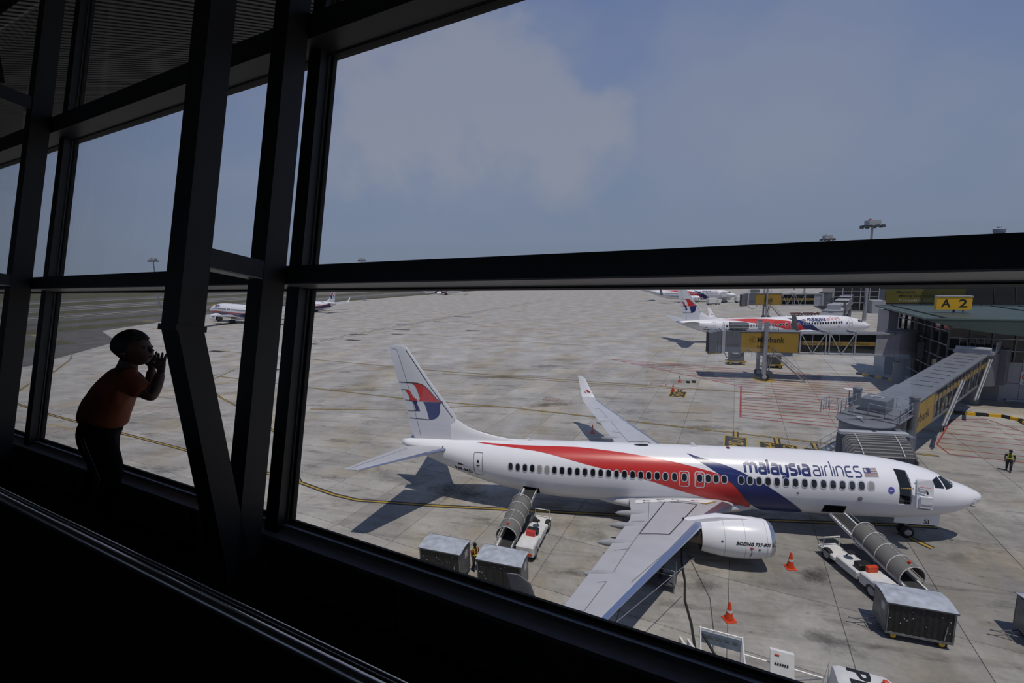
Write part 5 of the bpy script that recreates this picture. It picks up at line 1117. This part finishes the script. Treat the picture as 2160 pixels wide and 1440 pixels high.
# --- bridge standing free in front of the second airliner
def bridge_side(loc, rz, label, word, sub, detail=True, sc=1.):
    R = empty('boarding_bridge', loc, rz, label, 'boarding bridge'); R.scale = (sc, sc, sc)
    z0, z1 = 4.3, 7.45; D_ = 1.45
    MB().box(5.4, 13.4, -D_, D_, z0, z1).build('tunnel_outer', GREY, R); MB().box(13.4, 23.3, -D_+.2, D_-.2, z0+.15, z1-.25).build('tunnel_inner', BGL, R)
    MB().box(5.3, 13.5, -D_-.08, D_+.08, z1, z1+.1).build('roof', BROOF, R); MB().box(13.4, 25.6, -D_, D_, z1-.25, z1-.1).build('roof', BROOF, R); MB().box(23.2, 25.6, -D_+.1, D_-.1, z0, z1-.25).build('tunnel_end', LGREY, R)
    MB().box(5.5, 13.3, -D_-.03, -D_-.005, z0+.08, z1-.05).build('advert_panel', ADYEL, R)
    for k in range(4): x = 6.8+k*1.65; MB().box(x, x+.02, -D_-.034, -D_-.03, z0+.1, z1-.06).build('panel_joint', mat('panel_joint', (.25, .16, .03), .6), R)
    text('advert_text', word, 1.25 if sub else 1.8, frame_fn((7.75 if sub else 8.4, -D_-.035, 5.85 if sub else 5.1), (1, 0, 0), (0, 0, 1)), BLACK, R, .015, width=3.7 if sub else 2.2)
    if sub: text('advert_text', sub, .75, frame_fn((7.75, -D_-.035, 4.95), (1, 0, 0), (0, 0, 1)), BLACK, R, .004, width=1.75); bank_emblem(R, (7.1, -D_-.036, 6.3), (1, 0, 0), (0, 0, 1), .46)
    else: MB().box(9.0, 10.4, -D_-.034, -D_-.032, 4.75, 4.9).build('advert_line', BLACK, R)
    MB().box(13.4, 23.3, -D_+.17, -D_+.19, 5.55, 6.15).build('yellow_band', BANDY, R)
    for x in (14.4, 17.6, 21.0): text('band_text', 'Maybank', .42, frame_fn((x, -D_+.165, 5.70), (1, 0, 0), (0, 0, 1)), BLACK, R, width=1.5)
    for x in (15.2, 18.6, 20.4): MB().box(x, x+.06, -D_+.12, -D_+.2, z0+.1, z1-.2).build('window_post', LGREY, R)
    for x in (13.55, 16.9, 17.35, 20.6): MB().box(x-.08, x+.08, -D_-.12, -D_+.02, z0-.1, z1+.25).build('truss_post', LGREY, R)
    for xa, xb in ((13.55, 16.9), (17.35, 20.6)):
        xm = (xa+xb)/2
        for a, b in (((xa, z1), (xm, z0)), ((xb, z1), (xm, z0))): MB().bar((a[0], -D_-.05, a[1]), (b[0], -D_-.05, b[1]), .12, .10, (0, 1, 0)).build('truss_brace', LGREY, R)
    for z in (z0-.02, z1-.12): MB().box(13.4, 25.5, -D_-.05, -D_+.15, z-.12, z+.12).build('edge_beam', LGREY, R)
    MB().box(16.9, 17.1, -D_-.15, D_+.15, z1-.05, z1+.18).build('roof_hoop', LGREY, R); MB().box(20.5, 20.7, -D_-.15, D_+.15, z1-.05, z1+.18).build('roof_hoop', LGREY, R)
    # cab with dark mouth
    MB().box(3.2, 5.4, -D_-.05, D_+.05, z0, z1+.15).build('cab_corridor', GREY, R)
    for k in range(7): MB().box(3.55+k*.24, 3.67+k*.24, -D_-.07, -D_-.045, 5.2, 5.55).build('vent_slot', DGREY, R)
    MB().box(2.75, 3.2, -D_-.3, D_+.3, z0-.15, z1+.25).build('cab_collar', LGREY, R)
    MB().box(2.2, 2.8, -D_-.15, D_+.15, z0-.25, z1+.1).build('cab_collar', GREY, R)
    mb = MB(); mb.loft([[(x, y, z) for y, z in ((-w, zb), (w, zb), (w, zt), (-w, zt))] for x, w, zb, zt in ((2.25, 1.5, 4.1, 7.5), (.9, 1.7, 3.95, 7.3), (.9, 1.55, 4.1, 7.15), (2.2, 1.35, 4.25, 7.3))], False, False); mb.build('cab_hood', GREY, R)
    MB().box(2.15, 2.25, -1.4, 1.4, 4.2, 7.35).build('cab_mouth', DARK, R)
    MB().hexa([(.85, -1.7, 3.85), (2.4, -1.55, 4.0), (2.4, 1.55, 4.0), (.85, 1.7, 3.85), (.85, -1.7, 3.98), (2.4, -1.55, 4.2), (2.4, 1.55, 4.2), (.85, 1.7, 3.98)]).build('bumper', YELLOW, R)
    MB().box(4.1, 6.6, -.9, 1.0, z1+.35, z1+1.3).build('air_conditioner', GREY, R)
    rl = MB(); railing(rl, [(3.3, -1.4, z1+.15), (10.6, -1.4, z1+.12), (10.6, 1.4, z1+.12), (3.3, 1.4, z1+.15), (3.3, -1.4, z1+.15)], 1.0, 1.2); rl.build('railing', SMETAL, R)
    # lift columns, wheels, stairs
    for y in (-1.9, 1.9): MB().box(8.55, 9.05, y-.25, y+.25, 1.0, 9.1).build('lift_column', SMETAL, R)
    MB().box(8.5, 9.1, -2.1, 2.1, z0-.5, z0-.05).build('cross_beam', GREY, R); MB().box(8.6, 10.0, -1.9, -.5, 1.0, 1.35).build('bogie_beam', DGREY, R)
    MB().tube([(9.6, -1.4, z0-.1), (9.1, -1.6, 1.1)], .13, 10).build('hydraulic_ram', SMETAL, R, True); MB().tube([(10.2, -1.0, z0-.1), (9.5, -1.3, 1.1)], .09, 10).build('hydraulic_ram', SMETAL, R, True)
    t, h = MB(), MB()
    for y in (-1.9, 1.9): wheel(t, h, (8.9, y, .6), .6, .45, 'y')
    t.build('tyres', RUBBER, R, True); h.build('hubs', LGREY, R, True)
    MB().box(7.6, 10.4, -2.6, 2.3, .006, .010).build('wheel_marking', YELLOW, R)
    stairs(R, (9.9, -1.95, z0-.1), (14.4, -1.95, .05), .85); MB().box(9.0, 10.0, -2.4, -1.5, z0-.2, z0-.1).build('landing', SMETAL, R)
    rl = MB(); railing(rl, [(6.2, -1.5, z0-.3), (9.6, -1.5, z0-1.9)], .9, .8); rl.build('cable_tray', SMETAL, R)
    MB().tube([(3.2, -.9, z0), (3.6, -1.2, z0-.9), (4.6, -1.3, z0-1.2), (5.6, -1.2, z0-.8), (6.0, -1., z0)], .06, 8).build('cable_loop', BLACK, R)
    # rotunda and column
    MB().lathe([(1.8, 3.9), (1.8, 7.6), (1.9, 7.62), (1.9, 7.75)], 28, 'z', (27.0, 0, 0)).build('rotunda', GREY, R, True); MB().lathe([(.72, 0), (.72, 3.9), (1.3, 3.95)], 24, 'z', (27.0, 0, 0)).build('rotunda_column', GREY, R, True)
    MB().box(25.3, 26.2, -1.5, 1.5, z0-.2, z1).build('rotunda_collar', LGREY, R); MB().box(28.2, 28.9, -1.6, .5, 4.0, 6.3).build('rotunda_corridor', GREY, R)
    MB().tube([(25.4, -1.5, z0-.3), (25.6, -1.6, z0-.9), (26.3, -1.6, z0-.9)], .1, 8).build('cable_loop', BLACK, R)
    return R
bridge_side((-7.6, 45.4, 0), math.radians(-3.6), 'yellow and grey boarding bridge standing free before the second airliner', 'Maybank', 'Islamic')
_b = bridge_side((21, 136, 0), math.radians(-6), 'distant boarding bridge with three letter yellow advert behind the second airliner', 'bii', None); _b.scale = (.95, 1.18, 1.18)
# --- farther bridge seen along its white roof
def bridge_far():
    R = empty('boarding_bridge', (33, 97, 0), math.radians(62), 'distant white-roofed boarding bridge stepping up to the terminal behind the second nose', 'boarding bridge')
    for k in range(4):
        x0, x1 = 2+k*12, 14.5+k*12; w, dz = 1.9-.15*k, .55*k
        MB().box(x0, x1, -w, w, 3.2+dz, 5.9+dz).build('tunnel', BGL, R); MB().box(x0-.2, x1, -w-.1, w+.1, 5.9+dz, 6.1+dz).build('roof', LGREY, R)
        for x in np.arange(x0+.5, x1, 2.4): MB().bar((x, -w-.06, 3.2+dz), (x, -w-.06, 5.9+dz), .12, .12).build('window_post', LGREY, R)
        MB().box(x0, x1, -w-.1, -w+.02, 3.1+dz, 3.4+dz).build('edge_beam', LGREY, R)
    MB().bbox(3, 7, -1.4, 1.4, 6.1, 7.5, .05).build('air_conditioner', LGREY, R); MB().lathe([(2.3, 3.0), (2.3, 6.1), (2.4, 6.2)], 24, 'z', (1, 0, 0)).build('cab_drum', LGREY, R, True)
    for k in range(5): MB().tube([(-1.2-.4*k, -2.4, 5.6-.12*k), (-1.2-.4*k, 2.4, 5.6-.12*k)], .12, 6).build('bellows_rib', LGREY, R)
    MB().box(-3.2, -.8, -2.3, 2.3, 3.0, 5.1).build('bellows', mat('bellows_pale', (.32, .31, .28), .7), R)
    for y in (-1.9, 1.9): MB().box(9.6, 10.4, y-.3, y+.3, .9, 7.6).build('lift_column', GREY, R)
    t, h = MB(), MB()
    for y in (-1.5, 1.5): wheel(t, h, (10, y, .6), .6, .45, 'x')
    t.build('tyres', RUBBER, R, True); h.build('hubs', LGREY, R, True)
    MB().lathe([(1.3, 0), (1.3, 5.0)], 20, 'z', (50, 0, 0)).build('rotunda_column', GREY, R, True)
bridge_far()

# ================================================================== terminal buildings
def pod():
    R = empty('terminal_pod', (0, 0, 0), GA, 'glazed gate building with curved green roof behind the docked bridge', 'building')
    PX, PY, X1, Y1 = 10.4, 39.4, 34, 60
    PAN = mat('cladding_grey', (.26, .27, .29), .5, var=.06); GL = mat('curtain_glass', (.010, .013, .016), .10)
    MB().box(PX+.1, X1, PY+.1, Y1, 0, 9.2).build('core', GL, R)
    for k in range(9): x = PX+2.2+k*2.4; MB().box(x+.02, x+2.38, PY-.02, PY+.12, 0, 2.45).build('cladding_panel', PAN, R); MB().box(x+.02, x+2.38, PY-.02, PY+.12, 2.5, 4.95).build('cladding_panel', PAN, R)
    for k in range(12):
        x = PX+k*2.05; MB().box(x-.06, x+.06, PY-.08, PY+.12, 4.95 if k else 0, 9.2).build('mullion', GREY, R)
    for z in (5.0, 6.4, 7.85, 9.1): MB().box(PX, X1, PY-.06, PY+.12, z-.05, z+.05).build('glazing_bar', LGREY, R)
    for k in range(8):
        y = PY+k*2.8; MB().box(PX-.08, PX+.12, y-.06, y+.06, 0, 9.2).build('mullion', GREY, R)
    for z in (1.4, 3.2, 5.0, 6.8, 8.6): MB().box(PX-.06, PX+.12, PY, Y1, z-.05, z+.05).build('glazing_bar', LGREY, R)
    MB().box(PX-2.8, PX-1.6, PY+14, PY+20, 0, 10.0).build('side_wall', PAN, R)
    sign = MB().box(17.35, 18.65, PY-.10, PY-.05, 2.4, 4.0).build('speed_sign', MWHITE, R)
    c = (18.0, PY-.105, 3.35); fn = frame_fn(c, (1, 0, 0), (0, 0, 1))
    decal('sign_ring', [q for k in range(24) for q in ribbon([(.48*math.cos(2*PI*k/24), .48*math.sin(2*PI*k/24)), (.48*math.cos(2*PI*(k+1)/24), .48*math.sin(2*PI*(k+1)/24))], .14)], fn, RED, sign); text('sign_digits', '25', .6, frame_fn((17.7, PY-.106, 3.14), (1, 0, 0), (0, 0, 1)), BLACK, sign, .02, width=.6)
    for k in range(4): MB().box(17.6+k*.2, 17.74+k*.2, PY-.106, PY-.101, 2.55, 2.66).build('sign_print', BLACK, sign)
    MB().box(13.6, 15.6, PY-.07, PY-.03, .1, 2.3).build('steel_door', GREY, R); MB().lathe([(.05, -.03), (.05, .03)], 8, 'y', (15.3, PY-.1, 1.1)).build('door_knob', LGREY, R)
    MB().box(16.2, 19, PY-.5, PY-.1, .35, .5).build('low_rail', LGREY, R)
    # green roof, hull-shaped underneath, overhanging
    xs = np.linspace(6.7, 36, 25); top = lambda x: 10.62; under = lambda x: 10.45-1.75*math.sin(PI*min(1, max(0, (x-6.7)/22)))**.8
    rings = []
    for y in (34.9, 57.5): rings.append([(x, y, top(x)) for x in xs]+[(x, y, under(x)) for x in xs[::-1]])
    MB().loft(rings).build('roof', GREENR, R)
    for y0, y1, x in ((34.9, 57.4, 8.6), (34.9, 57.4, 20.5), (34.9, 57.4, 23.5)): MB().box(x, x+.22, y0+.4, y1, 10.62, 10.75).build('roof_gutter', mat('gutter_dark', (.03, .045, .04), .6), R)
    for y in (34.95, 57.3): MB().box(6.7, 36, y-.1, y+.1, 10.55, 10.72).build('roof_edge', mat('roof_edge_green', (.09, .14, .12), .5), R)
    MB().box(6.65, 6.85, 34.9, 57.5, 10.5, 10.72).build('roof_edge', mat('roof_edge_green', (.09, .14, .12)), R)
    # A 2 gate sign
    S = empty('gate_sign', (0, 0, 0), GA, 'yellow A 2 gate sign box standing on the green roof', 'sign'); sx, sy = 11.8, 43.8
    MB().box(sx-1.75, sx+1.75, sy-.55, sy+.35, 11.1, 12.75).build('sign_box', SIGNY, S); MB().box(sx-1.8, sx+1.8, sy-.6, sy+.4, 12.75, 12.9).build('sign_cap', LGREY, S)
    MB().hexa([(sx+1.75, sy-.55, 11.1), (sx+2.0, sy+.3, 11.1), (sx+2.0, sy+.35, 11.1), (sx+1.75, sy+.35, 11.1), (sx+1.75, sy-.55, 12.75), (sx+2.0, sy+.3, 12.75), (sx+2.0, sy+.35, 12.75), (sx+1.75, sy+.35, 12.75)]).build('sign_return', SIGNY, S)
    text('sign_letters', 'A', 1.5, frame_fn((sx-1.3, sy-.56, 11.42), (1, 0, 0), (0, 0, 1)), BLACK, S, .03, width=.95); text('sign_letters', '2', 1.5, frame_fn((sx+.45, sy-.56, 11.42), (1, 0, 0), (0, 0, 1)), BLACK, S, .03, width=.85)
    MB().tube([(sx+.2, sy, 10.7), (sx+.2, sy, 11.15)], .12, 8).build('sign_post', DGREY, S); MB().tube([(sx+1.2, sy+.2, 10.7), (sx+1.2, sy+.2, 11.1)], .10, 8).build('sign_post', MWHITE, S)
pod()
def far_terminal():
    R = empty('terminal_building', (0, 0, 0), GA, 'long dark terminal building with yellow banner behind the gate building', 'building')
    # front wall runs along the grid at y ~ 200
    x0, y0 = 34.5, 200; NV = mat('terminal_glass', (.010, .013, .018), .15)
    MB().box(x0, 170, y0, y0+50, 0, 24.5).build('main_block', NV, R); MB().hexa([(x0+22, y0-10, 24.5), (172, y0-10, 27.5), (172, y0+52, 27.5), (x0+22, y0+52, 24.5), (x0+22, y0-10, 25.3), (172, y0-10, 30), (172, y0+52, 30), (x0+22, y0+52, 25.3)]).build('roof', GREENR, R)
    for k in range(14): x = x0+40+k*6; MB().bar((x, y0-.2, 0), (x-3, y0-.2, 24), .35, .2).build('facade_rib', DGREY, R)
    for k in range(26): x = x0+k*4.5; MB().box(x, x+4.3, y0-.5, y0-.1, 0, 1.6).build('plinth_panel', GREY, R)
    bn = MB().box(x0+6.5, x0+31, y0-.6, y0-.3, 1.9, 7.6).build('banner', mat('banner_olive', (.12, .105, .012), .6, var=.1, vscale=.3), R); MB().box(x0+.5, x0+6.4, y0-.6, y0-.3, 1.9, 7.6).build('poster', mat('poster_grey', (.10, .12, .15), .5), R)
    for t, s, x, z, w in (('Maybank', 1.5, x0+10, 6.0, 6), ('Making your business thrive', 1.3, x0+11, 4.5, 16), ('Potential GCASB', 1.5, x0+11, 2.6, 14)):
        text('banner_text', t, s, frame_fn((x, y0-.62, z), (1, 0, 0), (0, 0, 1)), mat('banner_ink', (.30, .29, .22), .6) if z < 4 else BLACK, bn, .02, width=w)
    hx = x0+3.2; decal('portrait', [[(hx+1.6*math.cos(a), 4.6+2.3*math.sin(a)) for a in np.linspace(-.9, PI+.9, 18)]], frame_fn((0, y0-.62, 0), (1, 0, 0), (0, 0, 1)), BLACK, R); decal('portrait', [[(hx+.85*math.cos(a), 4.7+1.25*math.sin(a)) for a in np.linspace(0, 2*PI, 17)[:-1]]], frame_fn((0, y0-.64, 0), (1, 0, 0), (0, 0, 1)), mat('print_skin', (.11, .075, .055), .6), R)
    # lower glazed block to the left of the banner
    B = empty('terminal_wing', (0, 0, 0), GA, 'glass terminal wing with white frame behind the white-roofed bridge', 'building')
    MB().box(20, 34.3, 178, 205, 0, 13).build('glass_block', NV, B)
    for k in range(6): x = 20+k*2.8; MB().box(x-.12, x+.12, 177.7, 178, 0, 13).build('mullion', LGREY, B)
    for z in (.2, 3.4, 5.6, 7.6, 10): MB().box(20, 34.3, 177.7, 178, z-.14, z+.14).build('glazing_bar', LGREY, B)
    MB().box(30.6, 34.4, 170, 178, 0, 4.6).build('concrete_wall', LGREY, B)
far_terminal()
# service road and its low wall between the stands
rd = empty('service_road', (0, 0, 0), 0, 'asphalt service road beyond the gate building', 'road', kind='structure')
MB().add([(47, 98, .02), (52, 98, .02), (31, 55, .02), (27, 55, .02), (90, 185, .02), (120, 185, .02), (60, 98, .02), (45, 60, .02)], [(0, 1, 5, 4), (0, 1, 2, 3), (1, 6, 7, 2)]).build('asphalt', ASPH, rd)
lw_ = MB(); lw_.bar((39, 96, .5), (58, 152, .5), .3, 1.0); lw_.build('low_wall', MWHITE, rd)
for k in range(12): p = Vector((60, 120, .03))+Vector((20, 48, 0))*(k/11); MB().bar(p, p+Vector((.9, 2.1, 0)), .2, .01).build('lane_dash', MWHITE, rd)
MB().bar((33, 58, .03), (92, 184, .03), .25, .01).build('edge_line', MWHITE, rd)
# yellow and black kerb
kb = empty('kerb', (0, 0, 0), 0, 'yellow and black striped kerb blocks curving in front of the gate building', 'kerb', kind='structure')
def kerb(pts, step):
    P = [Vector((x, y, 0)) for x, y in pts]; k = 0
    for a, b in zip(P, P[1:]):
        n = max(1, round((b-a).length/step))
        for i in range(n):
            p, q = a+(b-a)*(i/n), a+(b-a)*((i+.97)/n); MB().bar(p+Vector((0, 0, .16)), q+Vector((0, 0, .16)), .35, .32).build('kerb_block', SIGNY if k % 2 else BLACK, kb); k += 1
kerb([(13.2, 29.6), (15.6, 28.4), (18.4, 27.9), (20.6, 27.5), (21.4, 26.2), (20.8, 24.4), (19.8, 22.6), (19.0, 21)], .95)
kerb([(16.6, 49.2), (18.6, 46.2), (20.5, 43)], .9)

# ================================================================== other aircraft
p2 = empty('airliner', (37.2, 87.9, 0), math.radians(9.6), 'second white airliner parked behind the free-standing boarding bridge', 'airplane', 'airliners with red and blue sweep'); aircraft(p2, -1, False, 'new', 'red', full=True); p2.scale = (1.155,)*3
p3 = copy_tree(p2); p3.location = (43.1, 224.7, 0); p3.rotation_euler = (0, 0, math.radians(-28.7)); p3.scale = (1.27,)*3; p3['label'] = 'third white airliner half hidden by the second airliner fin'
p5 = empty('airliner', (-197.5, 377, 0), math.radians(187.5), 'far white airliner with red fuselage sweep just under the window transom', 'airplane', 'airliners with red and blue sweep'); aircraft(p5, 1, False, 'new', 'navy', full=False); p5.scale = (1.15,)*3
p6 = empty('airliner', (-199, 188.5, 0), math.radians(160.7), 'far airliner in older livery with dark red and blue belly, tail in view', 'airplane', 'airliners in the older livery'); aircraft(p6, 1, False, 'old', 'navy', full=False); p6.scale = (1.15,)*3
p7 = empty('airliner', (-198, 139.5, 0), math.radians(156.5), 'far wide-body airliner in older livery seen between the columns', 'airplane', 'airliners in the older livery'); aircraft(p7, 1, False, 'old', 'navy', engines=((4.83, 13.2),), full=False); p7.scale = (1.5,)*3

# ================================================================== masts, tower, distant vehicles
def mast(x, y, h, label):
    R = empty('light_mast', (x, y, 0), .3, label, 'light mast', 'apron floodlight masts'); MB().lathe([(.55, 0), (.42, h*.5), (.30, h-1.4)], 12).build('pole', SMETAL, R, True)
    MB().lathe([(.4, h-2.0), (2.6, h-1.75), (2.6, h-1.6), (.4, h-1.5)], 16).build('service_ring', GREY, R)
    for k in range(10):
        a = 2*PI*k/10; o = MB().bbox(-.5, .5, -.25, .25, 0, .8, .05).build('floodlight', DGREY, R); o.location = (2.9*math.cos(a), 2.9*math.sin(a), h-2.2); o.rotation_euler = (0, .0, a+PI/2)
    MB().box(-2.0, 2.0, -.9, .9, h-1.5, h).build('lamp_frame', LGREY, R); MB().box(-1.2, -.7, -.2, .2, h, h+.5).build('obstruction_light', RED, R)
for x, y, h, l in ((57.2, 131.6, 31, 'tallest floodlight mast right of centre'), (78, 211, 31.8, 'floodlight mast just left of the tallest one'), (104, 301, 33.3, 'small floodlight mast, third from the tallest'), (120, 362, 33.6, 'tiny floodlight mast showing only its head above the transom'), (200.6, 278, 33.2, 'floodlight mast beside the control tower'), (164, 283, 30.2, 'floodlight mast head between tallest mast and control tower'),
                   (-204, 281, 32, 'far floodlight mast near the left end of the large window'), (-327, 223, 34, 'far floodlight mast seen in the boy\'s window'), (-226, 467, 37.7, 'very far floodlight mast just above the transom')): mast(x, y, h, l)
ct = empty('control_tower', (700, 1015, 0), 0, 'pale hazy control tower on the horizon at the right', 'tower'); CTM = mat('tower_hazed', (.30, .34, .40), .9)  # distance haze is put into the tower's pale blue colours
MB().lathe([(7, 0), (4.6, 40), (4.6, 62), (5.5, 64), (4.6, 66), (4.6, 70), (7.5, 73)], 24).build('shaft', CTM, ct, True); MB().lathe([(7.5, 73), (9, 77), (9, 80)], 24).build('cab', mat('tower_cab_hazed', (.26, .31, .38), .7), ct, True); MB().lathe([(9.3, 80), (9.3, 81.5), (3.5, 83), (3.5, 86), (1, 87)], 24).build('cab_roof', CTM, ct, True)
def truck(loc, rz, label, boxh, m):
    R = empty('service_truck', loc, rz, label, 'truck'); MB().box(-3.2, 3, -1.1, 1.1, .5, .8).build('chassis', DGREY, R); MB().bbox(-3.2, 1.2, -1.2, 1.2, boxh, boxh+2.6, .05).build('box_body', m, R)
    cb_ = MB(); cb_.loft([[(x, y, z) for y, z in ((-1.1, .7), (1.1, .7), (1.1, zt), (-1.1, zt))] for x, zt in ((1.4, 2.6), (2.7, 2.6), (3.3, 1.6), (3.4, .8))]); cb_.build('cab', m, R); MB().hexa([(2.75, -.95, 2.5), (3.3, -.95, 1.7), (3.3, .95, 1.7), (2.75, .95, 2.5), (2.78, -.95, 2.55), (3.34, -.95, 1.72), (3.34, .95, 1.72), (2.78, .95, 2.55)]).build('windscreen', DGLASS, R)
    if boxh > 2:
        for a, b in ((-2.8, .8), (.8, -2.8)): MB().bar((a, -1, .8), (b, -1, boxh), .15, .15).build('scissor_arm', GREY, R)
    t, h = MB(), MB()
    for x in (-2.2, 2.2):
        for y in (-1, 1): wheel(t, h, (x, y, .48), .48, .3)
    t.build('tyres', RUBBER, R, True); h.build('hubs', LGREY, R, True)
truck((37.5, 226, 0), 1.3, 'high white catering truck raised against the third airliner', 3.2, VWHITE); truck((28.5, 208, 0), .4, 'white service truck under the third airliner engine', .85, VWHITE); truck((45, 222, 0), .2, 'white service truck under the third airliner nose', .85, VWHITE)
def gpu(loc, rz, label, m):
    R = empty('ground_power_unit', loc, rz, label, 'generator', 'ground power units'); MB().bbox(-1.2, 1.2, -.8, .8, .75, 2.35, .06).build('housing', m, R); MB().box(-1.6, 1.6, -1.0, 1.0, .5, .68).build('trailer_frame', YELLOW, R)
    for k in range(5): MB().box(-1.0+.3*k, -.8+.3*k, -.83, -.80, 1.2, 1.9).build('louvre', DGREY, R)
    MB().box(.75, 1.1, -.83, -.80, 1.6, 2.1).build('control_hatch', DGREY, R); MB().box(-.7, .2, -.815, -.80, 2.0, 2.2).build('plate', MWHITE, R)
    MB().tube([(-1.6, 0, .55), (-2.9, -.3, .4)], .06, 6).build('tow_bar', YELLOW, R); t, h = MB(), MB()
    for x in (-1.0, 1.0):
        for y in (-.85, .85): wheel(t, h, (x, y, .32), .32, .2)
    t.build('tyres', RUBBER, R, True); h.build('hubs', SIGNY, R, True)
gpu((.4, 56, 0), -.05, 'grey ground power unit on a yellow trailer left of the bridge stairs', GREY); gpu((5.6, 53.5, 0), -.05, 'dark ground power unit behind the bridge stairs', DGREY)
def dolly(loc, rz, label, m):
    R = empty('cargo_dolly', loc, rz, label, 'trailer', 'low cargo dollies'); MB().box(-1.8, 1.8, -1.2, 1.2, .45, .62).build('frame', m, R)
    for k in range(6): MB().tube([(-1.5+.6*k, -1.1, .68), (-1.5+.6*k, 1.1, .68)], .07, 6).build('roller', SMETAL, R)
    for s in (-1, 1): MB().box(-1.8, 1.8, s*1.15-.05, s*1.15+.05, .62, .85).build('side_guard', m, R)
    t, h = MB(), MB()
    for x in (-1.2, 1.2):
        for y in (-1, 1): wheel(t, h, (x, y, .25), .25, .15)
    t.build('tyres', RUBBER, R, True); h.build('hubs', LGREY, R, True)
RUST = mat('dolly_red', (.16, .05, .04), .6, var=.3)
dolly((45, 151, 0), .1, 'reddish cargo dolly at the left end of the row behind the second airliner', RUST); dolly((49.5, 151.5, 0), .15, 'reddish cargo dolly in the middle of the row behind the second airliner', RUST); dolly((54, 152, 0), .1, 'reddish cargo dolly at the right end of the row behind the second airliner', RUST)
# runway sign
rs = empty('taxiway_sign', (-255, 197, 0), GA, 'small yellow taxiway sign on posts behind the wide-body nose', 'sign'); MB().box(-1.5, 1.5, -.12, .12, 2.6, 4.0).build('sign_board', SIGNY, rs)
for x in (-1, 1): MB().tube([(x, 0, 0), (x, 0, 2.6)], .12, 6).build('post', GREY, rs)
# the building under the hall
tb = seat(MB().box(A0, A1, -5.7, 1.36, -ZF, -.2).build('wall_lower', mat('facade_lower', (.10, .105, .115), .6, var=.1, vscale=.5))); tag(tb, 'plain grey lower facade of the terminal under the hall', 'wall', kind='structure')
